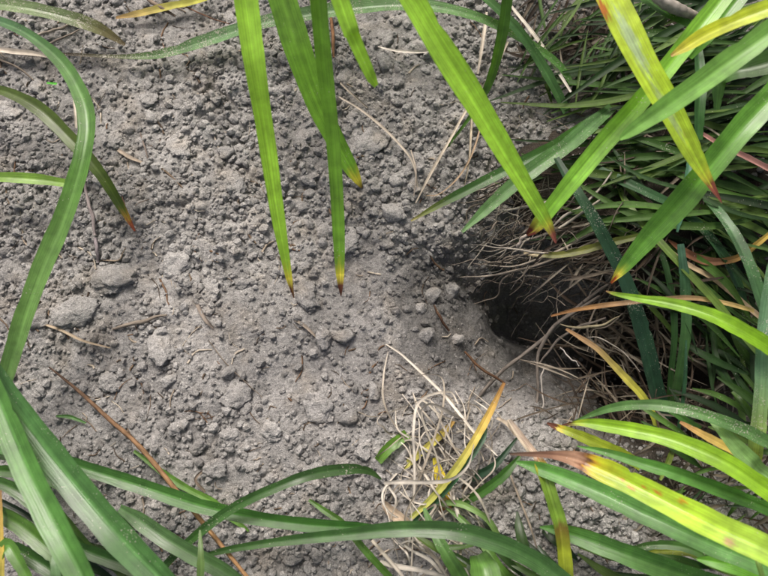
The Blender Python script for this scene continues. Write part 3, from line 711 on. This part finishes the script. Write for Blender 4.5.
leaf(BOT, '520,592,3 505,575,3.2 494,560,3 480,540,2.6 462,520,2 446,508,1.6', (10, 10, 9, 8, 6, 2), flat(G(88, 130, 46)), None, True, dust=.1)
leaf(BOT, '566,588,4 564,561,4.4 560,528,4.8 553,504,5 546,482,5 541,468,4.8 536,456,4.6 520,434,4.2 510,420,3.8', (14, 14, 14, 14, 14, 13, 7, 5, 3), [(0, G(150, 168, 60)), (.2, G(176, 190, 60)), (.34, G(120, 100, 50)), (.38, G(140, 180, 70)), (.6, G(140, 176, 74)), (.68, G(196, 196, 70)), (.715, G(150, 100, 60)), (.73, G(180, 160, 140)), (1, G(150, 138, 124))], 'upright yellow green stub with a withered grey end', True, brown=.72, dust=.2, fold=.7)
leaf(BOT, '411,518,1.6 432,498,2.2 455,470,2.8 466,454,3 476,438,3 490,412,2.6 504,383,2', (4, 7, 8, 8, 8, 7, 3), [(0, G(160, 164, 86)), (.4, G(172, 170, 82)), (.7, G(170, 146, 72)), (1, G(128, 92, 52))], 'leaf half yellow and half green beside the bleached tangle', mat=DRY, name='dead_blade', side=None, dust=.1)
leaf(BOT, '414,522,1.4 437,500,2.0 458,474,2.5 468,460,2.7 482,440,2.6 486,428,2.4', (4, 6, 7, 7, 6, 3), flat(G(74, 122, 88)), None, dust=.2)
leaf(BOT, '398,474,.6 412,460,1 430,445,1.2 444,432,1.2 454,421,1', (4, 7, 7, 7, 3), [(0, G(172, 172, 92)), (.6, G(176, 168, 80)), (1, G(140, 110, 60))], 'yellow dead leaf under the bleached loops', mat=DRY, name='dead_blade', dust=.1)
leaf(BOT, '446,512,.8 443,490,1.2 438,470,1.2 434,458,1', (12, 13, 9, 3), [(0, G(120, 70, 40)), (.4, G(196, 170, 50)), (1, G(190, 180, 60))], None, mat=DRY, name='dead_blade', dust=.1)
# --- lower left
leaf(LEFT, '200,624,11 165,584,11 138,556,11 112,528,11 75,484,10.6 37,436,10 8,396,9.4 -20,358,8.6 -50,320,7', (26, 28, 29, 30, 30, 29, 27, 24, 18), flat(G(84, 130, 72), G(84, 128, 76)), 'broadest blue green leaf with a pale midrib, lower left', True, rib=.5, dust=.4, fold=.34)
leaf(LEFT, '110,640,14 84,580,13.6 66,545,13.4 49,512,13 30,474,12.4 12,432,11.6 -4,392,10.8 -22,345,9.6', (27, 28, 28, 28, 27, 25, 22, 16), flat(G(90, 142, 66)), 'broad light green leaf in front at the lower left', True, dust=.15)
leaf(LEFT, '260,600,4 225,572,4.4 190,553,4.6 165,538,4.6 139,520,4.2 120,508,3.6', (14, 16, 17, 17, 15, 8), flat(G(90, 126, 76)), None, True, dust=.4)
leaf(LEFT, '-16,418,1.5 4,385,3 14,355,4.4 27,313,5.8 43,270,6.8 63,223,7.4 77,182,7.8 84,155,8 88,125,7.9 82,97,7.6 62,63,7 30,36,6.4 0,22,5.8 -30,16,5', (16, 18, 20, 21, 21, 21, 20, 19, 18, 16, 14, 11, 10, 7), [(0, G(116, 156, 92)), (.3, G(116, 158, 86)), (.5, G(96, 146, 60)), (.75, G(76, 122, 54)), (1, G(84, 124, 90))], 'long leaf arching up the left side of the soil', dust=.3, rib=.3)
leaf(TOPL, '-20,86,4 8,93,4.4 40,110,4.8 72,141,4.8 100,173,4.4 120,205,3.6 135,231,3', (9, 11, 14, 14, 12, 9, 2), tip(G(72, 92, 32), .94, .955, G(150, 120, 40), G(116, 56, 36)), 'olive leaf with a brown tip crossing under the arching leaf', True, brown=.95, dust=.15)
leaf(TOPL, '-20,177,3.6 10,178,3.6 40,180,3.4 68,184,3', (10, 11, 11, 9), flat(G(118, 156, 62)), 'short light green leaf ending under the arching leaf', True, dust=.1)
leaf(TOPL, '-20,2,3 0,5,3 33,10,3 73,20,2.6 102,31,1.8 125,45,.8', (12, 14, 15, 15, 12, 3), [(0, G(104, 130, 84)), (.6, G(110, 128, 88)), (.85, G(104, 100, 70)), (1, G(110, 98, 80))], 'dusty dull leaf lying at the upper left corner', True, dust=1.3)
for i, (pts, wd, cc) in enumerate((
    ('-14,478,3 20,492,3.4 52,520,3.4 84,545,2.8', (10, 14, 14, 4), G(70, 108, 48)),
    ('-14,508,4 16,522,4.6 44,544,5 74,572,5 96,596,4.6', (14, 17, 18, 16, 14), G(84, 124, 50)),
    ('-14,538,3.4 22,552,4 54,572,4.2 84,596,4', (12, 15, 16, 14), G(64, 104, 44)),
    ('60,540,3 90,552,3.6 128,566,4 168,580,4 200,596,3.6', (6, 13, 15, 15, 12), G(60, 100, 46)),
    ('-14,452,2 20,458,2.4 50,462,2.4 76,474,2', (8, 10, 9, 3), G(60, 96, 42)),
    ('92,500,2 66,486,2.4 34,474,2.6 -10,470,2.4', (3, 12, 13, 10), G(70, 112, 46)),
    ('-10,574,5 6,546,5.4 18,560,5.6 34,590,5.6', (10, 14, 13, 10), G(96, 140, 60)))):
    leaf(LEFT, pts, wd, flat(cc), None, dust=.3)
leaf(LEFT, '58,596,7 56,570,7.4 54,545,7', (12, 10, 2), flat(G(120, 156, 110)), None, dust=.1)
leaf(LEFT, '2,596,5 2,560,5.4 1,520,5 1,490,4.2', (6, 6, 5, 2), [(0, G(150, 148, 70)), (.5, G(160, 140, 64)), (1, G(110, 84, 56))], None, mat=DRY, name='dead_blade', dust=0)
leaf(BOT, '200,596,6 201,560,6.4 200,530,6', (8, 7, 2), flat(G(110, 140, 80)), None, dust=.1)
# --- loose bits of leaf on the soil
lone('cut_leaf_piece', '378,461,.5 388,449,.7 398,441,.7 407,434,.5', (9, 11, 11, 10), flat(G(96, 138, 50)), 'short cut piece of green leaf lying on the soil', 'leaf piece', dust=.1)
lone('fallen_leaf', '134,451,.4 169,477,.5 190,490,.5 212,502,.5 232,518,.4 249,531,.3', (3, 7, 7, 8, 7, 2), flat(G(104, 146, 66)), 'thin light green fallen leaf beside the rusty stem', 'leaf', dust=.5)
lone('fallen_leaf', '56,416,.3 70,417,.4 86,423,.3', (2, 4, 2), flat(G(70, 112, 52)), 'tiny green leaf scrap right of the broad lower left leaf', 'leaf', dust=.2)
lone('fallen_leaf', '116,18,.6 140,14,.8 165,8,.9 190,3,.8 212,-3,.6', (3, 8, 9, 8, 6), [(0, G(120, 96, 60)), (.3, G(150, 136, 76)), (.6, G(146, 144, 66)), (1, G(150, 150, 60))], 'yellow leaf with brown spots at the top edge', 'leaf', mat=DRY, dust=.2)
lone('cut_leaf_piece', '47,83,.4 57,84,.45', (2.5, 2.5), flat(G(90, 190, 60)), 'tiny bright green crumb of leaf near the arching leaf', 'leaf piece', dust=0, nl=6)

# ------------------------------------------------------------------ dead stems, straws and sticks on the soil
tag(recentre(fibre(None, '49,367,1.2 64,379,1.5 82,394,1.8 110,420,2.4 139,446,2.8 180,495,3.2 217,540,3.4 247,577,3.2 270,606,2', (1.5, 2.5, 3.5, 4.5, 5, 5, 4.5, 4, 4), (G(72, 56, 46), G(158, 122, 84)), name='dry_stem', nl=50)), 'thin rusty orange dry stem slanting across the lower left soil', 'dry stem')
STK = [
 ('twig', '113,329,.2 128,325,.5 147,320,.5 167,315,.2', (4, 6, 6, 3), GREY * .9, 'short brownish twig right of the largest clod', 'twig'),
 ('straw', '37,322,.2 60,330,.4 83,341,.5 110,348,.2', (3, 4, 4, 2), G(150, 136, 116), 'curved tan straw below the rounded left clod', 'straw'),
 ('stick', '84,180,.3 88,200,.5 93,222,.5 95,236,.4', (3, 5, 5, 4), G(140, 130, 128), 'grey split stick upper half beside the arching leaf', 'stick'),
 ('stick', '95,238,.4 97,250,.5 98,262,.3', (5, 5, 3), G(124, 116, 118), 'dark grey stick end touching the largest clod', 'stick'),
 ('straw', '72,86,.3 75,105,.5 76,128,.3', (2, 4, 3), G(196, 186, 170), 'short white straw under the arching leaf at left', 'straw'),
 ('twig', '103,260,.2 117,261,.4 122,255,.5 125,247,.3', (2, 2, 2, 1.5), G(140, 126, 108), 'bent hair thin twig above the largest clod', 'twig'),
 ('bark_strip', '-6,50,.6 15,53,.8 35,55,.8 52,58,.4', (7, 9, 8, 3), G(200, 190, 176), 'bleached bark strip at the upper left edge', 'bark'),
 ('stick', '38,35,.5 60,28,.7 82,20,.5', (4, 4, 2), G(144, 134, 122), 'grey stick crossing the dusty upper left leaf', 'stick'),
 ('stick', '48,44,.4 64,37,.6 80,30,.4', (3, 3, 2), G(128, 118, 108), 'thin grey stick parallel to the upper left one', 'stick'),
 ('stick', '-4,58,.3 18,68,.5 34,80,.3', (3, 3, 2), G(120, 110, 98), 'dark thin stick below the bleached bark strip', 'stick'),
 ('stick', '145,-3,.6 160,7,.8 176,17,.5', (5, 6, 3), G(120, 106, 92), 'grey brown stick over the yellow spotted leaf', 'stick'),
 ('twig', '176,2,.7 200,13,.9 228,24,.5', (1.6, 2, 1.5), G(110, 80, 62), 'hair thin reddish twig at the top edge', 'twig'),
 ('twig', '331,18,.6 333,38,.9 334,58,.5', (4, 5, 3), G(124, 90, 62), 'short orange brown twig behind the dark hanging leaf', 'twig'),
 ('straw', '337,80,.3 352,94,.6 368,108,.3', (2, 3, 2), G(160, 150, 136), 'short straw above the large smooth clod', 'straw'),
 ('straw', '339,97,.3 358,108,.6 380,125,.8 400,145,.8 413,163,.7 418,190,.3', (2, 3, 4, 3, 3, 2), G(172, 162, 148), 'long curved straw right of the large smooth clod', 'straw'),
 ('straw', '378,47,.5 395,51,.8 415,52,.8 436,50,.5', (2, 4, 5, 3), G(214, 206, 196), 'bright white straw under the broad lime leaf', 'straw'),
 ('straw', '288,63,.3 296,67,.5 303,75,.3', (2, 2, 1.5), G(170, 160, 146), 'tiny straw behind the crossing hanging leaves', 'straw'),
 ('straw', '486,12,1 483,40,1.4 478,74,1', (4, 5, 3), G(188, 178, 164), 'pale straw standing left of the bluish rising leaf', 'straw'),
 ('straw', '510,5,2 528,27,2.6 543,47,3 556,68,3 571,92,2.4', (4, 5, 5, 5, 3), G(208, 200, 188), 'long white straw slanting beside the bluish rising leaf', 'straw'),
 ('straw', '508,42,1.4 491,76,1.4 478,94,1.2 465,113,1 452,137,.8 434,169,.6 416,203,.3', (3, 5, 4, 4, 4, 5, 2), G(182, 172, 156), 'long pale straw running down to the slope above the burrow', 'straw'),
 ('straw', '472,108,.8 470,140,.8 468,165,.7 464,186,.4', (3, 4, 3, 2), G(176, 164, 144), 'pale straw next to the long one above the burrow', 'straw'),
 ('straw', '482,120,.8 474,150,.9 460,176,.7 440,194,.4 426,196,.3', (2, 3, 3, 2, 2), G(160, 140, 116), 'hooked tan straw above the dark green leaf', 'straw'),
 ('straw', '411,150,.3 416,170,.5 414,196,.3', (2, 2, 1.5), G(160, 150, 138), 'fine straw left of the dark leaf tip', 'straw'),
 ('twig', '434,305,.3 440,317,.6 449,331,.3', (2, 4, 3), G(70, 50, 36), 'short dark brown twig left of the burrow', 'twig'),
 ('twig', '465,352,.4 476,364,1 490,374,1.4 505,383,1.6', (3, 4, 4, 3), G(84, 60, 40), 'brown curved twig joining the orange leaf below the burrow', 'twig'),
 ('straw', '386,344,.3 400,353,.7 409,361,1 426,377,1.4 442,393,1.6 460,415,1.8 475,434,1.6 497,456,1', (2, 3, 3, 3.5, 4, 4, 4, 2), G(206, 198, 184), 'long straight white straw through the bleached tangle', 'straw'),
 ('bark_strip', '384,503,.4 392,512,.8 404,522,.8 413,532,.5', (8, 15, 15, 8), G(158, 142, 122), 'grey brown bark piece beside the bottom tangle', 'bark'),
 ('straw', '538,470,.5 548,490,1 552,520,.8 556,556,.4', (3, 3, 3, 2), G(196, 188, 176), 'thin white straw behind the yellow green stub', 'straw'),
 ('straw', '508,470,.4 520,500,.7 530,525,.7 537,548,.3', (3, 3, 3, 2), G(150, 138, 124), 'grey straw lying left of the yellow green stub', 'straw'),
 ('straw', '195,300,.1 205,318,.3 214,328,.1', (5, 6, 4), G(130, 120, 110), 'flat grey straw left of the longest hanging leaf tip', 'straw'),
 ('straw', '140,132,.1 146,150,.3 150,166,.1', (2, 3, 2), G(110, 100, 92), 'short dark straw near the rough upper left clod', 'straw'),
 ('straw', '118,150,.1 130,158,.3 142,163,.1', (5, 6, 4), G(146, 134, 120), 'flat grey fragment below the clod by the arching leaf', 'straw'),
 ('twig', '208,340,.2 235,372,.4 262,398,.2', (1.2, 1.6, 1), G(120, 110, 98), 'hair thin twig in the lower middle soil', 'twig'),
 ('straw', '295,320,.1 306,328,.3 318,340,.1', (4, 5, 3), G(140, 130, 118), 'flat grey straw under the leftmost brown leaf tip', 'straw'),
 ('straw', '205,492,.3 196,478,.4 216,462,.2', (4, 4, 3), G(116, 104, 92), 'dark straw above the long lower left leaf', 'straw'),
]
for nm, pts, wd, c, lab, cat in STK:
    wd = [x_ * .72 for x_ in wd]
    if nm in ('straw', 'bark_strip'):
        lone(nm, pts, wd, flat(c, c * .85), lab, cat, 'dead plant bits on the soil', mat=DRY, dust=.2, fold=random.uniform(.3, .9), twist=(random.uniform(-25, 25), random.uniform(-60, 60)), nu=5, nl=30)
    else:
        stick(nm, pts, wd, (c * .95, c * .75), lab, cat, 'dead plant bits on the soil', wig=.0006)
sb = fibre(None, '648,-12,9 665,2,8.6 680,10,8 696,16,7', (12, 13, 12, 8), (G(170, 164, 156), G(120, 112, 104)), name='stick', nl=24, sides=9)
tag(recentre(sb), 'thick weathered grey stick at the top edge among the grass', 'stick')

# bleached tangle of dead leaves at the bottom
TANG = empty('dead_grass_tangle', at_ground(420, 585), 'tangle of bleached dead grass loops at the bottom', 'dead grass')
TG = [
 ('409,542,.6 414,490,1.4 414,452,1.8 413,436,2 416,408,2.2 424,398,2.2 433,394,2 444,392,1.8 452,393,1.4 458,404,1', (4, 4.5, 4.5, 4.5, 4.5, 4.5, 4, 4, 3, 2)),
 ('444,500,.8 437,459,1.8 426,431,2.2 421,412,2.4 426,405,2.5 433,404,2.5 449,412,2.2 462,419,1.8 470,428,1.2', (4, 5, 4.5, 4.5, 5, 6, 8, 5, 2)),
 ('414,492,.8 424,467,1.4 433,442,1.8 443,408,2 443,380,1.8 430,374,1.6 405,378,1.2', (4, 5, 5, 4, 3, 2, 1.5)),
 ('384,483,2.4 400,482,2.6 433,482,3 448,480,3.2 460,474,3.2 469,463,3 474,444,2.4', (6, 7, 7, 7, 6, 5, 2)),
 ('459,478,2.4 470,487,2.8 479,498,2.8 486,512,2.4 493,530,1.6', (4, 5, 5, 4.5, 3)),
 ('408,560,.6 405,520,1.4 412,500,1.6 424,480,1.4 430,455,1', (4, 4, 4, 4, 2)),
 ('380,562,1 396,566,1.6 420,570,1.8 445,576,1.6 470,584,1', (7, 8, 8, 7, 6)),
 ('372,540,.8 386,556,1.6 398,570,2 412,588,2', (5, 6, 6, 6)),
 ('416,540,1 426,548,1.8 438,562,2.2 450,582,2', (5, 6, 6, 5)),
 ('404,545,1 415,552,1.6 430,560,1.8 446,578,1.6', (4, 5, 6, 5)),
 ('410,594,1 412,560,1.8 413,530,2 410,500,1.4', (4, 4, 4, 3)),
 ('462,530,1 460,555,1.6 456,572,1.8 446,586,1.4', (5, 5, 4, 4)),
 ('452,486,.8 454,500,1.2 458,516,1.2 462,534,.8', (5, 5, 7, 5)),
 ('474,498,.6 476,512,1 480,526,1', (4, 4, 3)),
 ('418,520,.8 428,508,1.4 436,506,1.6 424,522,1', (3, 4, 4, 3)),
 ('384,556,.6 400,544,1.2 414,540,1.2 430,546,.8', (2, 3, 3, 2)),
 ('456,432,.6 466,430,1.2 478,436,1.4 492,440,1', (3, 4, 4, 2)),
 ('470,408,.5 466,424,1 470,440,1 472,452,.6', (3, 3, 3, 2)),
 ('388,486,.6 396,500,.8 390,520,.5', (4, 4, 3)),
 ('395,445,.4 412,440,.8 420,455,.8 416,475,.5', (2, 2.5, 2.5, 2)),
 ('438,392,.6 452,400,.9 456,416,1', (2, 3, 2)),
]
for k in range(60):
    x, y = random.uniform(398, 476), random.uniform(405, 580)
    a, L = math.radians(random.gauss(100, 35)), random.uniform(40, 110); b = random.gauss(0, 22)
    TG.append((' '.join('%.1f,%.1f,%.2f' % (x + math.cos(a) * L * f - math.sin(a) * b * (1 - 4 * f * f) + random.gauss(0, 3), y - math.sin(a) * L * f + random.gauss(0, 3), .3 + 1.6 * (1 - 4 * f * f) * random.random()) for f in (-.5, -.25, 0, .25, .5)), [random.uniform(1.4, 3.4)] * 4 + [1]))
for i, (p, wd) in enumerate(TG):
    wd = [x_ * .62 for x_ in wd]
    leaf(TANG, p, wd, flat((G(188, 182, 170), G(170, 163, 149), G(144, 136, 122))[i % 3] * random.uniform(.85, 1), G(190, 182, 168)), None, conform=True, mat=DRY, name='dead_blade', fold=.25, wave=.12, twist=(random.uniform(-40, 40), random.uniform(-90, 90)), dust=.2, nu=5, nl=44)
for p, wd, lab in (('508,420,1.5 516,432,2 524,444,2.2 532,456,1.8', (3, 5, 5, 3), None), ('497,418,.6 507,424,1 516,436,1', (3, 4, 3), None)):
    leaf(TANG, p, wd, flat(G(170, 158, 140)), None, conform=True, mat=DRY, name='dead_blade', fold=.5, dust=.2, nu=5)

# ------------------------------------------------------------------ roots hanging in the burrow mouth
ROOTS = empty('exposed_roots', at(600, 240, .0), 'mat of pale hanging roots over the dark burrow mouth', 'roots')
RT = [
 ('612,282,1.5 596,292,1.2 580,305,.6 562,322,0 546,337,-.8 525,354,-1.2 504,369,-1.2 486,388,-1 470,410,-.6', (5, 6, 7, 7, 7, 7, 7, 7, 5), GREY * .85),
 ('600,296,1.2 575,312,.8 554,327,0 542,345,-.8 538,358,-1.2 537,392,-1.2 533,428,-.6', (5, 6, 7, 7, 6, 5, 3), GREY * .8),
 ('606,318,.8 582,326,.4 566,334,-.2 552,347,-.8 540,364,-1.2', (4, 5, 5, 5, 3), GREY * .75),
 ('545,365,-1 541,380,-.8 543,400,-.8 538,420,-.5', (3, 3, 3, 2), G(180, 172, 160)),
 ('606,228,3 580,240,2.6 555,252,2.2 530,262,1.6 505,266,1 470,262,.4', (4, 5, 5, 4, 3, 1), G(170, 158, 140)),
 ('604,236,2.6 575,250,2.2 545,261,1.6 515,270,1 488,276,.4 460,278,-.2', (4, 5, 5, 5, 3.5, 1.2), G(164, 152, 134)),
 ('600,200,3.6 580,214,3.2 558,228,2.8 540,236,2.2 510,248,1.4 478,262,.4', (4, 5, 5, 4, 3, 1), G(178, 168, 150)),
 ('612,172,3.8 598,190,3.4 582,206,3.2 566,216,3 550,230,2.4', (3, 4, 5, 5, 3), G(186, 176, 160)),
 ('560,196,3.2 540,204,3 520,208,2.6 494,212,2', (3, 5, 5, 2), G(196, 186, 170)),
 ('600,300,1 588,330,.4 592,352,0', (3, 4, 2), G(140, 128, 112)),
 ('620,316,1.2 600,325,1 580,328,.8 560,324,.6', (2, 5, 5, 2), G(168, 156, 124)),
 ('640,372,.6 618,348,1 600,338,1 588,337,.8', (2, 2.5, 2.5, 1.5), G(176, 166, 150)),
 ('560,347,-.6 570,358,-.4 580,366,-.6', (2, 3, 2), G(196, 188, 176)),
 ('524,252,2.4 518,248,3 521,238,3.6 528,234,4', (4, 6, 6, 5), G(196, 182, 166)),
]
for p, wd, c in RT:
    c = c * .75 * np.array([.98, 1, 1.06]); wd = [x_ * .56 for x_ in wd]
    fibre(ROOTS, p, wd, (c, c * .8), wig=.0009)
nr = 0
while nr < 285:
    # origins spread on the underside of the bank, ends reaching down and to the left over the mouth
    px, py = random.uniform(500, 665), random.uniform(168, 330)
    edge = 176 + (px - 490) * .45
    if py < edge - 45 or py > edge + 95: continue
    if py > 282 and random.random() < .6: continue
    ang = math.radians(random.gauss(205, 26)) if py < 280 else math.radians(random.gauss(215, 45))
    L = random.uniform(18, 75); z0 = random.uniform(1.0, 4.0) if py < 260 else random.uniform(-3.5, 1.0)
    pts = []
    for k in range(4):
        f = k / 3; a = ang + random.gauss(0, .28)
        pts.append(at(px + math.cos(ang) * L * f + random.gauss(0, 3.5), py - math.sin(ang) * L * f + random.gauss(0, 3.5), (z0 - f * random.uniform(.5, 3.0)) / 100))
    c = (GREY * .8, G(150, 143, 132), G(100, 92, 82), G(78, 70, 62))[nr % 4]
    w0 = random.choice((.7, .8, .9, 1.0, 1.2, 1.5, 2.0))
    fibre(ROOTS, pts, (w0, w0, w0 * .8, w0 * .4), (c, c * .7), wig=.0016, nl=18, sides=5)
    nr += 1

# ------------------------------------------------------------------ thin leaves and thatch of the dense tuft
def strew(parent, n, box, ang, spread, length, width, hz, cols, mat, name, bow=.38, fold=.5, nl=14, nu=4):
    out = []
    for k in range(n):
        x, y = random.uniform(box[0], box[2]), random.uniform(box[1], box[3])
        a = math.radians(random.gauss(ang, spread)); L = random.uniform(*length); h = random.uniform(*hz)
        b = random.gauss(0, .16) * L * bow
        q_ = []
        for f in (-.5, -.17, .17, .5):
            z = h - (4 * f * f) * random.uniform(.2, 1.2) * .8
            q_.append('%.1f,%.1f,%.2f' % (x + math.cos(a) * L * f - math.sin(a) * b * (1 - 4 * f * f), y - math.sin(a) * L * f - math.cos(a) * b * (1 - 4 * f * f), z))
        w0 = random.uniform(*width); c = cols[random.randrange(len(cols))] * random.uniform(.75, 1.15)
        o = leaf(parent, ' '.join(q_), (w0 * .22, w0, w0 * .95, w0 * .2), flat(c, c * random.uniform(.8, 1.05)), None, fold=fold, dust=random.uniform(0, .4), mat=mat, name=name, nl=nl, nu=nu, twist=(random.uniform(-20, 20), random.uniform(-40, 40)), rib=.1)
        out.append(o)
    return out
GRN = [G(56, 86, 36), G(42, 70, 32), G(74, 106, 46), G(34, 56, 28), G(86, 112, 50)]
DEAD = [G(80, 71, 60), G(100, 91, 79), G(58, 49, 41), G(130, 122, 109), G(68, 56, 45)]
parts = 0
for a in ((70, (600, 45, 800, 170), 10, 12, (130, 260), (3.2, 7.5), (1.4, 4.4)),
          (54, (590, 150, 780, 240), -10, 15, (120, 230), (3, 8), (1.2, 4.2)),
          (52, (640, 220, 782, 335), -40, 16, (100, 210), (3, 8.5), (-.4, 3.0)),
          (36, (540, -5, 640, 90), 52, 26, (60, 130), (2, 4.5), (1.5, 4.4)),
          (34, (640, -5, 780, 70), 20, 16, (100, 200), (4, 9), (2, 5)),
          (24, (700, 320, 785, 430), -60, 24, (50, 100), (3, 8), (-1, 1.8))):
    strew(RIGHT, a[0], a[1], a[2], a[3], a[4], a[5], a[6], GRN, THIN, 'blade'); parts += a[0]
for a in ((22, (640, 470, 775, 530), 28, 12, (20, 50), (2, 5), (.8, 2.6), DEAD + GRN),
          (16, (600, 545, 775, 580), -15, 14, (50, 110), (4, 9), (1, 3), GRN),
          (12, (660, 405, 775, 460), -28, 14, (50, 110), (4, 9), (.8, 3), GRN)):
    strew(LOWR, a[0], a[1], a[2], a[3], a[4], a[5], a[6], a[7], THIN, 'blade')
strew(BOT, 14, (430, 530, 560, 585), -40, 22, (40, 90), (4, 10), (.8, 2.8), GRN, LEAF, 'blade')
strew(LEFT, 12, (-5, 500, 130, 585), -32, 12, (50, 110), (5, 12), (.8, 2.6), GRN, LEAF, 'blade')
def join(objs, name, mat):
    VV, FF, CC, LC, DU = [], [], [], [], []; off = 0
    for o in objs:
        me = o.data; n = len(me.vertices)
        v = np.empty(n * 3, np.float32); me.vertices.foreach_get('co', v)
        f = np.empty(len(me.loops), np.int32); me.loops.foreach_get('vertex_index', f)
        c = np.empty(n * 4, np.float32); me.attributes['Col'].data.foreach_get('color', c)
        l = np.empty(n * 3, np.float32); me.attributes['lc'].data.foreach_get('vector', l)
        VV.append(v.reshape(-1, 3)); FF.append(f.reshape(-1, 4) + off); CC.append(c.reshape(-1, 4)[:, :3]); LC.append(l.reshape(-1, 3)); off += n
        bpy.data.objects.remove(o); bpy.data.meshes.remove(me)
    V = np.vstack(VV)
    return mesh_obj(name, V, np.vstack(FF), mat, col=np.vstack(CC), lc=np.vstack(LC), dust=np.full(len(V), .2))
TH = []
for a in ((90, (535, 340, 730, 432), -30, 50, (20, 80), (.9, 2.2), (-2.2, .8)),
          (110, (548, 130, 720, 285), 35, 40, (25, 80), (1.2, 3.6), (1.2, 3.8)),
          (120, (560, 40, 780, 260), 0, 60, (25, 110), (1, 2.6), (-.2, 2.2)),
          (150, (570, 240, 790, 350), -40, 45, (25, 90), (1.2, 3.4), (-5, .8)),
          (120, (590, 330, 790, 430), -25, 40, (25, 90), (1.2, 3.6), (-6, -.5)),
          (70, (620, 440, 780, 540), 20, 40, (20, 60), (1.5, 4), (0, 1.2)),
          (60, (520, -10, 640, 60), 50, 50, (20, 70), (1.5, 3.5), (.2, 2))):
    TH += strew(None, a[0], a[1], a[2], a[3], a[4], a[5], a[6], DEAD, DRY, 'straw', nl=10, nu=3)
th = join(TH, 'thatch', DRY)
tag(th, 'dull matted thatch of dead straw beneath the grass at right', 'thatch', kind='stuff')

# ------------------------------------------------------------------ fine plant litter mixed into the soil
LT = []
for k in range(420):
    x, y = random.uniform(0, 620), random.uniform(0, 576)
    a, L = random.uniform(0, 6.28), random.choice((6, 8, 10, 14, 20, 28)); b = random.gauss(0, .15) * L
    c = (G(150, 138, 122), G(108, 92, 76), G(178, 168, 152), G(80, 68, 56), G(112, 88, 68))[k % 5]
    P = [at_ground(x + math.cos(a) * L * f - math.sin(a) * b * (1 - 4 * f * f), y - math.sin(a) * L * f - math.cos(a) * b * (1 - 4 * f * f), .0008) for f in (-.5, 0, .5)]
    w0 = random.choice((.7, .9, 1.1, 1.6, 2.2))
    LT.append(fibre(None, P, (w0, w0, w0 * .6), (c, c * .8), name='litter', nl=8, sides=4, wig=.0004))
lt = join(LT, 'plant_litter', FIBRE)
tag(lt, 'fine scraps of root and straw scattered through the soil', 'plant litter', kind='stuff')
